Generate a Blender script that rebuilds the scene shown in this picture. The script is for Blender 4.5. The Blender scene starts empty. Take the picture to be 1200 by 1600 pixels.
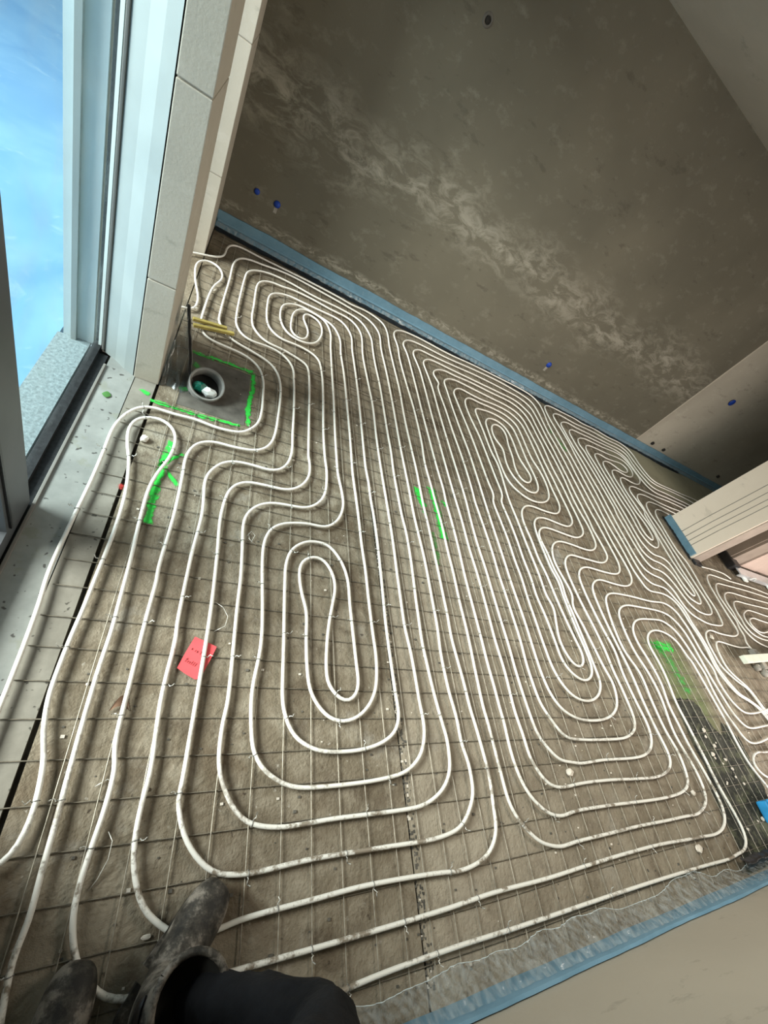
import bpy, bmesh, math, random
import numpy as np
from mathutils import Vector, Matrix, noise

S = bpy.context.scene
C = S.collection
PI = math.pi
rnd = random.Random(7)

# ------------------------------------------------------------------ camera
H = 1.5
cam = bpy.data.cameras.new('camera')
cam.sensor_fit = 'HORIZONTAL'; cam.sensor_width = 36.0
cam.lens = 640.3 / 1200.0 * 36.0
cam.clip_start = 0.01; cam.clip_end = 200
co = bpy.data.objects.new('camera', cam); C.objects.link(co)
RC = [(0.85392, -0.11208, 0.50819), (0.23033, -0.79427, -0.56221), (0.46665, 0.59713, -0.65243)]
m = Matrix(((RC[0][0], -RC[1][0], -RC[2][0], 0), (RC[0][1], -RC[1][1], -RC[2][1], 0), (RC[0][2], -RC[1][2], -RC[2][2], H), (0, 0, 0, 1)))
co.matrix_world = m
S.camera = co

FL = [(0.12, 0.095, 0.062), (0.19, 0.155, 0.108), (0.27, 0.23, 0.17), (0.33, 0.285, 0.215), (0.11, 0.083, 0.055)]
PIPECOL = (0.83, 0.80, 0.73)
TER = [(0.085, 0.215, 0.38), (0.16, 0.31, 0.45), (0.30, 0.42, 0.50)]
# ------------------------------------------------------------------ world, light, exposure
w = bpy.data.worlds.new('overcast_sky'); S.world = w; w.use_nodes = True
bg = w.node_tree.nodes['Background']
bg.inputs[0].default_value = (0.80, 0.93, 1.0, 1); bg.inputs[1].default_value = 0.9

def area(name, loc, target, sx, sy, power, col):
    l = bpy.data.lights.new(name, 'AREA'); l.shape = 'RECTANGLE'; l.size = sx; l.size_y = sy
    l.energy = power; l.color = col
    o = bpy.data.objects.new(name, l); C.objects.link(o); o.location = loc
    o.rotation_euler = (Vector(target) - Vector(loc)).to_track_quat('-Z', 'Y').to_euler()
    o['label'] = 'area lamp for window daylight or added fill'; o['category'] = 'light'
    return o
area('daylight_window', (-5.0, 1.2, 3.5), (1.2, 1.2, 0.2), 3.4, 2.0, 1450, (1.0, 0.985, 0.94))
area('daylight_street', (6.2, -1.9, 1.9), (4.6, 1.2, 0.0), 4.0, 1.8, 260, (1.0, 0.88, 0.80))
area('added_ceiling_fill', (2.6, 1.0, 2.44), (2.6, 1.1, 0.0), 1.1, 0.7, 38, (1.0, 0.93, 0.82))  # unseen fill light added under the ceiling to brighten the middle floor

S.view_settings.view_transform = 'Standard'; S.view_settings.look = 'None'
S.view_settings.gamma = 1.0; S.view_settings.use_curve_mapping = False
S.view_settings.exposure = 0.0

# ------------------------------------------------------------------ helpers
def tag(o, label=None, cat=None, group=None, kind=None):
    if label: o['label'] = label
    if cat: o['category'] = cat
    if group: o['group'] = group
    if kind: o['kind'] = kind
    return o

def empty(name, loc, label, cat, group=None, rz=0.0):
    o = bpy.data.objects.new(name, None); C.objects.link(o)
    o.location = loc; o.rotation_euler = (0, 0, rz); o.empty_display_size = 0.1
    return tag(o, label, cat, group)

def link(name, me, mt, parent=None, smooth=False):
    if mt is not None and len(me.materials) == 0: me.materials.append(mt)
    if smooth:
        me.polygons.foreach_set('use_smooth', [True] * len(me.polygons))
    o = bpy.data.objects.new(name, me); C.objects.link(o)
    if parent is not None:
        o.parent = parent
        o.matrix_parent_inverse = parent_matrix(parent).inverted()
    return o

def parent_matrix(p):
    M = Matrix.LocRotScale(p.location, p.rotation_euler, p.scale)
    if p.parent is not None: M = parent_matrix(p.parent) @ p.matrix_parent_inverse @ M
    return M

def mesh(name, verts, faces):
    me = bpy.data.meshes.new(name); me.from_pydata([tuple(v) for v in verts], [], [tuple(f) for f in faces]); me.update()
    return me

def box_data(x0, x1, y0, y1, z0, z1, V, F):
    n = len(V)
    V += [(x0, y0, z0), (x1, y0, z0), (x1, y1, z0), (x0, y1, z0), (x0, y0, z1), (x1, y0, z1), (x1, y1, z1), (x0, y1, z1)]
    F += [(n, n+3, n+2, n+1), (n+4, n+5, n+6, n+7), (n, n+1, n+5, n+4), (n+1, n+2, n+6, n+5), (n+2, n+3, n+7, n+6), (n+3, n, n+4, n+7)]

def box(name, x0, x1, y0, y1, z0, z1, mt, parent=None, bevel=0.0):
    V, F = [], []
    box_data(x0, x1, y0, y1, z0, z1, V, F)
    me = mesh(name, V, F)
    if bevel:
        bm = bmesh.new(); bm.from_mesh(me)
        bmesh.ops.bevel(bm, geom=bm.edges[:], offset=bevel, segments=2, affect='EDGES', profile=0.6)
        bm.to_mesh(me); bm.free()
    return link(name, me, mt, parent)

def boxes(name, lst, mt, parent=None):
    V, F = [], []
    for b in lst: box_data(*b, V, F)
    return link(name, mesh(name, V, F), mt, parent)

def tube(name, pts, r, mt, parent=None, n=8, caps=True, rz=None):
    P = np.array(pts, float); N = len(P)
    T = np.gradient(P, axis=0); T /= np.linalg.norm(T, axis=1)[:, None] + 1e-12
    up = np.array([0, 0, 1.0])
    if abs(T[:, 2]).max() > 0.9: up = np.array([0.0, 1.0, 0.13])
    A = np.cross(T, up); A /= np.linalg.norm(A, axis=1)[:, None] + 1e-12
    B = np.cross(A, T)
    th = np.arange(n) * 2 * PI / n
    R_ = np.full(N, r) if np.isscalar(r) else np.array(r)
    V = P[:, None, :] + R_[:, None, None] * (np.cos(th)[None, :, None] * A[:, None, :] + np.sin(th)[None, :, None] * B[:, None, :])
    V = V.reshape(-1, 3)
    i = np.arange(N - 1)[:, None] * n; j = np.arange(n)[None, :]; k = (j + 1) % n
    F = np.stack([i + j, i + k, i + n + k, i + n + j], -1).reshape(-1, 4).tolist()
    if caps:
        F.append(list(range(n))[::-1]); F.append(list(range((N - 1) * n, N * n)))
    return link(name, mesh(name, V.tolist(), F), mt, parent, smooth=True)

def grid_sheet(name, nu, nv, fn, mt, parent=None, thick=0.0, smooth=True):
    V = [fn(i / nu, j / nv) for i in range(nu + 1) for j in range(nv + 1)]
    F = [(i*(nv+1)+j, (i+1)*(nv+1)+j, (i+1)*(nv+1)+j+1, i*(nv+1)+j+1) for i in range(nu) for j in range(nv)]
    o = link(name, mesh(name, V, F), mt, parent, smooth)
    if thick:
        md = o.modifiers.new('thickness', 'SOLIDIFY'); md.thickness = thick; md.offset = 0
    return o

def lathe(name, prof, mt, parent=None, n=24, loc=(0, 0, 0), M=None):
    V, F = [], []
    for r, z in prof:
        for k in range(n):
            a = 2*PI*k/n; p = Vector((r*math.cos(a), r*math.sin(a), z))
            if M is not None: p = M @ p
            V.append(tuple(p + Vector(loc)))
    for i in range(len(prof)-1):
        for k in range(n):
            F.append((i*n+k, i*n+(k+1) % n, (i+1)*n+(k+1) % n, (i+1)*n+k))
    return link(name, mesh(name, V, F), mt, parent, True)

def rock(name, loc, s, mt, seed, parent=None, flat=0.6):
    bm = bmesh.new(); bmesh.ops.create_icosphere(bm, subdivisions=2, radius=1)
    for v in bm.verts:
        k = 1 + 0.45*noise.noise(v.co*1.3 + Vector((seed, 3.1*seed, 0)))
        v.co = Vector((v.co.x*s[0]*k, v.co.y*s[1]*k, v.co.z*s[2]*k*flat)) + Vector(loc)
    me = bpy.data.meshes.new(name); bm.to_mesh(me); bm.free()
    return link(name, me, mt, parent)

def N3(x, y, z=0.0): return noise.noise(Vector((x, y, z)))

# ------------------------------------------------------------------ materials
class MT:
    def __init__(s, name, rough=0.8, spec=0.3, metal=0.0):
        s.m = bpy.data.materials.new(name); s.m.use_nodes = True
        s.nt = s.m.node_tree; s.b = s.nt.nodes['Principled BSDF']
        s.b.inputs['Roughness'].default_value = rough
        s.b.inputs['Specular IOR Level'].default_value = spec
        s.b.inputs['Metallic'].default_value = metal
        s.col = None
        g = s.nt.nodes.new('ShaderNodeNewGeometry'); s.pos = g.outputs['Position']
    def L(s, a, b): s.nt.links.new(a, b)
    def noise(s, scale, detail=4, rough=0.55, stretch=None, dist=0.0, offs=(0, 0, 0)):
        mp = s.nt.nodes.new('ShaderNodeMapping'); s.L(s.pos, mp.inputs[0])
        mp.inputs['Location'].default_value = offs
        if stretch: mp.inputs['Scale'].default_value = stretch
        n = s.nt.nodes.new('ShaderNodeTexNoise'); s.L(mp.outputs[0], n.inputs['Vector'])
        n.inputs['Scale'].default_value = scale; n.inputs['Detail'].default_value = detail
        n.inputs['Roughness'].default_value = rough; n.inputs['Distortion'].default_value = dist
        return n.outputs[0]
    def remap(s, f, a, b, c=0.0, d=1.0):
        n = s.nt.nodes.new('ShaderNodeMapRange'); s.L(f, n.inputs[0])
        for i, v in zip((1, 2, 3, 4), (a, b, c, d)): n.inputs[i].default_value = v
        return n.outputs[0]
    def ramp(s, f, stops):
        n = s.nt.nodes.new('ShaderNodeValToRGB'); s.L(f, n.inputs[0])
        e = n.color_ramp.elements
        while len(e) < len(stops): e.new(0.5)
        for k, (p, c) in enumerate(stops): e[k].position = p; e[k].color = (*c, 1)
        return n.outputs[0]
    def math(s, op, a, b):
        n = s.nt.nodes.new('ShaderNodeMath'); n.operation = op
        for i, v in enumerate((a, b)):
            if isinstance(v, (int, float)): n.inputs[i].default_value = v
            else: s.L(v, n.inputs[i])
        return n.outputs[0]
    def mix(s, f, a, b):
        n = s.nt.nodes.new('ShaderNodeMix'); n.data_type = 'RGBA'
        if isinstance(f, (int, float)): n.inputs[0].default_value = f
        else: s.L(f, n.inputs[0])
        for i, v in ((6, a), (7, b)):
            if isinstance(v, tuple): n.inputs[i].default_value = (*v, 1)
            else: s.L(v, n.inputs[i])
        return n.outputs[2]
    def axis(s, k):
        n = s.nt.nodes.new('ShaderNodeSeparateXYZ'); s.L(s.pos, n.inputs[0]); return n.outputs[k]
    def color(s, c):
        if isinstance(c, tuple): s.b.inputs['Base Color'].default_value = (*c, 1)
        else: s.L(c, s.b.inputs['Base Color'])
        return s
    def bump(s, f, strength=0.3, dist=0.01):
        n = s.nt.nodes.new('ShaderNodeBump'); n.inputs['Strength'].default_value = strength
        n.inputs['Distance'].default_value = dist; s.L(f, n.inputs['Height']); s.L(n.outputs[0], s.b.inputs['Normal'])
        return s

def simple(name, col, rough=0.7, var=0.15, scale=20, bump=0.0, metal=0.0, spec=0.3):
    t = MT(name, rough, spec, metal)
    n = t.noise(scale)
    d = tuple(c*(1-var*1.6) for c in col); l = tuple(min(1, c*(1+var)) for c in col)
    t.color(t.ramp(n, [(0.3, d), (0.7, l)]))
    if bump: t.bump(n, bump, 0.005)
    return t.m

# insulation boards under a skin of grey-brown screed dust
t = MT('dusty_board', 0.75, 0.25)
big = t.noise(1.3, 5, 0.6); mid = t.noise(9, 5, 0.65); fine = t.noise(70, 3, 0.6)
c = t.ramp(big, [(0.30, FL[0]), (0.5, FL[1]), (0.68, FL[2])])
c = t.mix(t.remap(mid, 0.46, 0.62, 0, 0.6), c, FL[3])
c = t.mix(t.remap(t.noise(2.6, 6, 0.72, offs=(7, 3, 0), dist=0.8), 0.52, 0.66, 0, 0.6), c, (0.10, 0.068, 0.040))
c = t.mix(t.remap(t.noise(3.4, 5, 0.7, offs=(1, 9, 0)), 0.58, 0.70, 0, 0.5), c, (0.33, 0.31, 0.27))
c = t.mix(t.remap(t.noise(5.5, 6, 0.7, offs=(4, 2, 0)), 0.54, 0.64, 0, 0.75), c, FL[4])
c = t.mix(t.remap(t.noise(33, 3, 0.6, offs=(9, 1, 0)), 0.68, 0.74, 0, 0.85), c, (0.045, 0.032, 0.022))
c = t.mix(t.remap(t.noise(48, 2, 0.5, offs=(3, 7, 0)), 0.70, 0.76, 0, 0.6), c, (0.42, 0.38, 0.32))
# the boards right of the first joint are paler, their skin of dust being thin
pm = t.math('MULTIPLY', t.math('MULTIPLY', t.remap(t.axis(0), 0.985, 1.0), t.remap(t.axis(0), 2.6, 1.3)), t.remap(t.axis(1), 2.2, 1.0))
pm = t.math('MULTIPLY', pm, t.remap(t.noise(4, 4, 0.6, offs=(2, 2, 0)), 0.3, 0.6, 0.35, 1.0))
c = t.mix(t.math('MULTIPLY', pm, 0.55), c, (0.42, 0.365, 0.285))
# moss-green sprayed and muddy zone on the right
gx = t.math('MULTIPLY', t.remap(t.axis(0), 3.15, 3.3), t.remap(t.axis(0), 3.72, 3.55))
gy = t.math('MULTIPLY', t.remap(t.axis(1), 0.0, 0.4), t.remap(t.axis(1), 0.86, 0.8))
g = t.math('MULTIPLY', t.math('MULTIPLY', gx, gy), t.remap(t.noise(7, 5, 0.7), 0.28, 0.5))
c = t.mix(t.math('MULTIPLY', g, 0.9), c, (0.12, 0.155, 0.06))
t.color(c); t.bump(t.math('ADD', t.math('MULTIPLY', mid, 0.7), t.math('MULTIPLY', fine, 0.35)), 0.8, 0.016)
M_board = t.m

t = MT('sill_concrete', 0.7, 0.3)
n1 = t.noise(7, 5, 0.6); c = t.ramp(n1, [(0.3, (0.19, 0.195, 0.18)), (0.7, (0.29, 0.295, 0.27))])
c = t.mix(t.remap(t.noise(38, 2, 0.5), 0.66, 0.70, 0, 0.9), c, (0.05, 0.045, 0.04))
c = t.mix(t.remap(t.noise(11, 4, 0.6, offs=(2, 5, 0)), 0.60, 0.66, 0, 0.4), c, (0.20, 0.20, 0.14))
t.color(c); t.bump(n1, 0.3, 0.004); M_sill = t.m
t = MT('edge_board', 0.75, 0.25)
n1 = t.noise(9, 5, 0.65); c = t.ramp(n1, [(0.3, (0.17, 0.155, 0.125)), (0.7, (0.26, 0.24, 0.20))])
c = t.mix(t.remap(t.noise(42, 2, 0.5), 0.66, 0.71, 0, 0.85), c, (0.05, 0.045, 0.035))
t.color(c); t.bump(n1, 0.35, 0.005); M_edge = t.m

def plaster(name, base, dark, light, band=None, offs=(0, 0, 0)):
    t = MT(name, 0.85, 0.2)
    big = t.noise(0.8, 4, 0.55, offs=offs); mid = t.noise(6, 6, 0.7, stretch=(1, 1, 1.6), offs=offs); fine = t.noise(90, 3, 0.6)
    c = t.ramp(big, [(0.3, dark), (0.7, base)])
    c = t.mix(t.remap(mid, 0.55, 0.8, 0, 0.35), c, light)
    c = t.mix(t.remap(t.noise(4.2, 5, 0.7, stretch=(1, 1, 2.4), offs=(6+offs[0], 2, 3)), 0.60, 0.67, 0, 0.45), c, tuple(v*0.72 for v in dark))
    if band:
        z = t.axis(2)
        for (zc, hw, amt, sc) in band:
            wv = t.math('MULTIPLY', t.math('SUBTRACT', t.noise(1.4, 3, 0.5, offs=(zc*9, 3, 1)), 0.5), 0.55 if hw > 0.1 else 0.04)
            d = t.math('ABSOLUTE', t.math('ADD', t.math('SUBTRACT', z, zc), wv), 0.0)
            k = t.remap(d, 0.0, hw, 1.0, 0.0)
            pn = t.remap(t.noise(sc, 7, 0.72, stretch=(0.75, 1, 1.5), offs=(zc, 0, 2), dist=0.6), 0.46, 0.62)
            c = t.mix(t.math('MULTIPLY', t.math('MULTIPLY', k, pn), amt), c, light)
    t.color(c); t.bump(t.math('ADD', t.math('MULTIPLY', mid, 0.6), t.math('MULTIPLY', fine, 0.25)), 0.25, 0.01)
    return t.m
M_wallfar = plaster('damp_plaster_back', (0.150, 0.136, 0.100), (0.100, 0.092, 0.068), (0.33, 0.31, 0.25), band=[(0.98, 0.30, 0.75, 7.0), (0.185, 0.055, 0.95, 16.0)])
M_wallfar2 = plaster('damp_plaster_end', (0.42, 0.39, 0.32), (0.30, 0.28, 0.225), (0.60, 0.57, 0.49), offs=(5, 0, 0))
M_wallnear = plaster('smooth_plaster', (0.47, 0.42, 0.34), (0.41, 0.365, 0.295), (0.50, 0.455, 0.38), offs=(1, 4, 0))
M_ceil = plaster('concrete_ceiling', (0.50, 0.46, 0.38), (0.40, 0.37, 0.30), (0.56, 0.52, 0.44))
M_block = plaster('pale_block', (0.50, 0.45, 0.37), (0.41, 0.37, 0.30), (0.66, 0.61, 0.53), offs=(2, 2, 2))
M_screed = plaster('bare_screed', (0.36, 0.34, 0.235), (0.23, 0.215, 0.15), (0.48, 0.45, 0.34))

# pipe: milky plastic with mud smears
t = MT('milky_plastic_pipe', 0.38, 0.45)
d1 = t.noise(14, 5, 0.7); d2 = t.noise(60, 3, 0.6)
c = t.mix(t.remap(d2, 0.62, 0.72, 0, 0.55), PIPECOL, (0.34, 0.28, 0.20))
c = t.mix(t.remap(d1, 0.64, 0.72, 0, 0.7), c, (0.30, 0.24, 0.17))
mud = t.math('MULTIPLY', t.remap(t.noise(9, 5, 0.75, offs=(3, 1, 0)), 0.52, 0.60), t.remap(t.axis(1), 0.5, 0.0, 0.0, 1.0))
c = t.mix(t.math('MULTIPLY', mud, 0.9), c, (0.20, 0.155, 0.105))
t.color(c); t.bump(d2, 0.08, 0.002)
t.b.inputs['Subsurface Weight'].default_value = 0.0
M_pipe = t.m

M_wire = simple('galvanised_wire', (0.40, 0.36, 0.29), 0.45, 0.3, 40, metal=0.4, spec=0.5)
M_wire2 = simple('shadow_toned_wire', (0.19, 0.165, 0.125), 0.6, 0.3, 40, metal=0.2)  # darker wire copy, the shadow lines of the mesh put into its colour
M_tie = simple('bright_tie_wire', (0.72, 0.70, 0.64), 0.3, 0.2, 60, metal=0.35, spec=0.5)
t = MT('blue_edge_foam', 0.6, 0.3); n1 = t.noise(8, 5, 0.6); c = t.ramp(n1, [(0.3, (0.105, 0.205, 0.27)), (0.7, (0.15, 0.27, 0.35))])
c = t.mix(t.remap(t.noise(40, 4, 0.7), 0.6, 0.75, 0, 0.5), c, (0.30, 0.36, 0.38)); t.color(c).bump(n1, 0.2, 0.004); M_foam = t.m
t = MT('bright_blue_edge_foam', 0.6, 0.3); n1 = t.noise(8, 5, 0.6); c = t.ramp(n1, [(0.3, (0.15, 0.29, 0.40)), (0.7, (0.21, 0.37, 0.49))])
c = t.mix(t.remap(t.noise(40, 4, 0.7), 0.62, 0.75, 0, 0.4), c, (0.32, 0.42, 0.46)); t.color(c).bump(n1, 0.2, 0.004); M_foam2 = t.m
M_black = simple('black_film', (0.012, 0.012, 0.013), 0.4, 0.3, 30, 0.3, spec=0.5)
M_gasket = simple('black_gasket', (0.018, 0.019, 0.020), 0.6, 0.3, 60, 0.3)
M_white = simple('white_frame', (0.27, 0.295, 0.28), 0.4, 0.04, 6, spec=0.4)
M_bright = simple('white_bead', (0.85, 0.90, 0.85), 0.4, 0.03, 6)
M_greyfr = simple('taupe_frame', (0.20, 0.19, 0.17), 0.5, 0.06, 6)
M_dkfr = simple('dark_grey_frame', (0.075, 0.08, 0.085), 0.45, 0.08, 8, spec=0.5)
M_alu = simple('aluminium', (0.78, 0.80, 0.82), 0.35, 0.06, 10, metal=0.6, spec=0.6)
M_green = None
M_wood = simple('yellow_batten', (0.42, 0.34, 0.10), 0.7, 0.2, 14, 0.2)
M_beam = simple('cream_beam', (0.70, 0.72, 0.60), 0.6, 0.06, 14, 0.1)
M_stone = simple('plaster_crumb', (0.70, 0.63, 0.54), 0.9, 0.12, 30, 0.4)
M_clutter = simple('grey_plastic', (0.30, 0.28, 0.24), 0.6, 0.15, 20)
M_bluebox = simple('blue_plastic', (0.035, 0.30, 0.62), 0.45, 0.1, 18)
M_cap = simple('blue_cap', (0.01, 0.045, 0.30), 0.4, 0.15, 30)
M_hole = simple('dark_hole', (0.02, 0.018, 0.015), 0.9, 0.2, 30)
M_hose = simple('grey_corrugated', (0.23, 0.22, 0.20), 0.45, 0.15, 30, spec=0.5)
M_bag = simple('green_bag', (0.0, 0.13, 0.085), 0.4, 0.3, 25, 0.3, spec=0.5)
M_wbag = simple('white_bag', (0.75, 0.77, 0.74), 0.4, 0.08, 25, 0.3, spec=0.5)
M_mortar = simple('mortar_patch', (0.115, 0.105, 0.088), 0.85, 0.25, 12, 0.4)
M_rubber = None
t = MT('muddy_boot', 0.6, 0.35)
n1 = t.noise(16, 6, 0.7); n2 = t.noise(5, 3, 0.6)
c = t.ramp(n1, [(0.40, (0.018, 0.016, 0.013)), (0.50, (0.06, 0.052, 0.042)), (0.60, (0.24, 0.21, 0.175))])
t.color(c); t.bump(n1, 0.5, 0.006); M_boot = t.m
t = MT('dark_cloth', 0.9, 0.15); n1 = t.noise(10, 5, 0.6)
t.color(t.ramp(n1, [(0.3, (0.006, 0.006, 0.007)), (0.7, (0.018, 0.018, 0.020))])); t.bump(n1, 0.6, 0.02); M_cloth = t.m
M_skin = simple('skin', (0.52, 0.33, 0.24), 0.55, 0.06, 20)
M_hair = simple('dark_hair', (0.03, 0.02, 0.015), 0.7, 0.3, 50)

def spray(name, col, lo=0.40, hi=0.58, dens=1.0):
    m = bpy.data.materials.new(name); m.use_nodes = True; nt = m.node_tree
    b = nt.nodes['Principled BSDF']; b.inputs['Base Color'].default_value = (*col, 1); b.inputs['Roughness'].default_value = 0.6
    tr = nt.nodes.new('ShaderNodeBsdfTransparent'); mx = nt.nodes.new('ShaderNodeMixShader')
    g = nt.nodes.new('ShaderNodeNewGeometry'); n = nt.nodes.new('ShaderNodeTexNoise'); n.inputs['Scale'].default_value = 38
    n.inputs['Detail'].default_value = 4; nt.links.new(g.outputs['Position'], n.inputs['Vector'])
    at = nt.nodes.new('ShaderNodeAttribute'); at.attribute_name = 'edge'
    r = nt.nodes.new('ShaderNodeMapRange'); r.inputs[1].default_value = lo; r.inputs[2].default_value = hi
    r.inputs[3].default_value = 1.0; r.inputs[4].default_value = 0.0
    ad = nt.nodes.new('ShaderNodeMath'); ad.operation = 'MULTIPLY_ADD'; ad.inputs[1].default_value = 0.35
    nt.links.new(at.outputs['Fac'], ad.inputs[0]); nt.links.new(n.outputs[0], ad.inputs[2])
    nt.links.new(ad.outputs[0], r.inputs[0])
    mm = nt.nodes.new('ShaderNodeMath'); mm.operation = 'MULTIPLY'; mm.inputs[1].default_value = dens
    nt.links.new(r.outputs[0], mm.inputs[0])
    nt.links.new(mm.outputs[0], mx.inputs[0]); nt.links.new(tr.outputs[0], mx.inputs[1]); nt.links.new(b.outputs[0], mx.inputs[2])
    nt.links.new(mx.outputs[0], nt.nodes['Material Output'].inputs['Surface'])
    return m
M_spray = spray('green_spray_paint', (0.03, 0.56, 0.06), 0.62, 0.86)
M_spray_faint = spray('faint_green_spray', (0.05, 0.42, 0.07), 0.50, 0.72, 0.6)
M_redspray = spray('red_spray', (0.55, 0.04, 0.03), 0.5, 0.7, 0.6)

def film(name, col, alpha, rough=0.25, ns=20, streak=0.25):
    """Thin plastic sheet: partly see-through, milky where it creases."""
    m = bpy.data.materials.new(name); m.use_nodes = True; nt = m.node_tree
    b = nt.nodes['Principled BSDF']; b.inputs['Base Color'].default_value = (*col, 1); b.inputs['Roughness'].default_value = rough
    b.inputs['Specular IOR Level'].default_value = 0.6
    tr = nt.nodes.new('ShaderNodeBsdfTransparent'); mx = nt.nodes.new('ShaderNodeMixShader')
    g = nt.nodes.new('ShaderNodeNewGeometry'); n = nt.nodes.new('ShaderNodeTexNoise'); n.inputs['Scale'].default_value = ns
    n.inputs['Detail'].default_value = 6; mp = nt.nodes.new('ShaderNodeMapping'); mp.inputs['Scale'].default_value = (1.6, 0.35, 1.0)
    nt.links.new(g.outputs['Position'], mp.inputs[0]); nt.links.new(mp.outputs[0], n.inputs['Vector'])
    r = nt.nodes.new('ShaderNodeMapRange'); r.inputs[1].default_value = 0.35; r.inputs[2].default_value = 0.7
    r.inputs[3].default_value = alpha - streak; r.inputs[4].default_value = alpha + streak
    nt.links.new(n.outputs[0], r.inputs[0]); nt.links.new(r.outputs[0], mx.inputs[0])
    nt.links.new(tr.outputs[0], mx.inputs[1]); nt.links.new(b.outputs[0], mx.inputs[2])
    nt.links.new(mx.outputs[0], nt.nodes['Material Output'].inputs['Surface'])
    return m
M_film = film('clear_edge_film', (0.50, 0.54, 0.54), 0.19, 0.12, 36, 0.20)
M_filmdk = film('smoky_film', (0.10, 0.13, 0.13), 0.45, 0.2, 14, 0.35)

# window glass: faint tint and an uneven pale haze
m = bpy.data.materials.new('hazy_glass'); m.use_nodes = True; nt = m.node_tree
b_ = nt.nodes['Principled BSDF']; b_.inputs['Base Color'].default_value = (0.75, 0.82, 0.84, 1); b_.inputs['Roughness'].default_value = 0.08
tr = nt.nodes.new('ShaderNodeBsdfTransparent'); tr.inputs[0].default_value = (0.88, 0.955, 0.975, 1)
g = nt.nodes.new('ShaderNodeNewGeometry'); n = nt.nodes.new('ShaderNodeTexNoise'); n.inputs['Scale'].default_value = 3.2; n.inputs['Detail'].default_value = 6; n.inputs['Distortion'].default_value = 1.2
nt.links.new(g.outputs['Position'], n.inputs['Vector'])
r = nt.nodes.new('ShaderNodeMapRange'); r.inputs[1].default_value = 0.45; r.inputs[2].default_value = 0.75; r.inputs[3].default_value = 0.03; r.inputs[4].default_value = 0.16
mx = nt.nodes.new('ShaderNodeMixShader'); nt.links.new(n.outputs[0], r.inputs[0]); nt.links.new(r.outputs[0], mx.inputs[0])
nt.links.new(tr.outputs[0], mx.inputs[1]); nt.links.new(b_.outputs[0], mx.inputs[2]); nt.links.new(mx.outputs[0], nt.nodes['Material Output'].inputs['Surface'])
M_glass = m
m = bpy.data.materials.new('clear_glass'); m.use_nodes = True; nt = m.node_tree
b = nt.nodes['Principled BSDF']; b.inputs['Roughness'].default_value = 0.02; b.inputs['Base Color'].default_value = (0.8, 0.9, 0.9, 1)
tr = nt.nodes.new('ShaderNodeBsdfTransparent'); tr.inputs[0].default_value = (0.93, 0.97, 0.97, 1); mx = nt.nodes.new('ShaderNodeMixShader'); mx.inputs[0].default_value = 0.06
nt.links.new(tr.outputs[0], mx.inputs[1]); nt.links.new(b.outputs[0], mx.inputs[2]); nt.links.new(mx.outputs[0], nt.nodes['Material Output'].inputs['Surface'])
M_clear = m
M_gravel = simple('pale_terrace_gravel', (0.19, 0.235, 0.24), 0.9, 0.22, 75, 0.6)
t = MT('blue_terrace_sheeting', 0.6, 0.3)
c = t.ramp(t.noise(0.9, 4, 0.6, dist=1.0), [(0.3, TER[0]), (0.7, TER[1])])
c = t.mix(t.remap(t.noise(2.5, 6, 0.7, dist=2.5), 0.58, 0.70, 0, 0.4), c, TER[2])
t.color(c); M_terrace = t.m

t = MT('muddy_membrane', 0.85, 0.15)
c = t.ramp(t.noise(15, 5, 0.7), [(0.35, (0.016, 0.017, 0.014)), (0.6, (0.050, 0.050, 0.040))])
c = t.mix(t.remap(t.noise(9, 5, 0.7, offs=(5, 5, 0)), 0.50, 0.60, 0, 0.8), c, (0.11, 0.115, 0.07))
c = t.mix(t.remap(t.noise(45, 3, 0.6, offs=(1, 5, 0)), 0.64, 0.70, 0, 0.8), c, (0.26, 0.24, 0.18))
t.color(c); t.bump(t.noise(20, 4, 0.7), 0.6, 0.01); M_memb = t.m
# ------------------------------------------------------------------ structure
XE, YB, YF, ZC = 9.6, -0.465, 3.82, 2.52
fl = box('floor', -0.455, XE, -0.6, 4.1, -0.12, -0.03, M_mortar); tag(fl, kind='structure')
bx = [-0.145, 0.993, 2.2, 3.4, 4.6, 5.8, 7.0, 8.2, XE]
for i in range(len(bx)-1):
    g0 = 0.0015 if i else 0.004
    for y0, y1 in ((-0.46, 2.405), (2.413, YF)):
        if i >= 4 and y0 > 2: y1 = 3.02
        x1 = bx[i+1] - (0.0012 if i else 0.007)
        box('insulation_board', bx[i] + 0.0012, x1, y0, y1, -0.03, 0.0, M_board, fl)
box('screed_strip', 4.6, XE, 3.02, YF, -0.03, 0.001, M_screed, fl)
# dirt and plaster crumbs that fill the open joint between the first two boards
V, F = [], []
r2 = random.Random(3)
for k in range(700):
    x = 0.990 + 0.026*r2.random(); y = -0.42 + 1.95*r2.random(); s = 0.0014 + 0.003*r2.random(); h = -0.001+0.003*r2.random()
    box_data(x-s, x+s*r2.uniform(.5, 1), y-s*r2.uniform(.6, 2), y+s, -0.012, h, V, F)
me = mesh('joint_debris', V, F); me.materials.append(M_stone); me.materials.append(M_mortar)
for q, p in enumerate(me.polygons): p.material_index = 0 if (q // 6) % 6 == 0 else 1
o = link('joint_debris', me, None, fl); tag(o, kind='stuff')
for k in range(2):
    box('edge_board', -0.246, -0.157, (-0.46, 0.9)[k] + 0.002, (0.897, 1.79)[k], -0.03, 0.001, M_edge, fl)
box('mortar_patch', -0.055, 0.268, 1.70, 2.135, 0.0, 0.002, M_mortar, fl)

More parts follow.
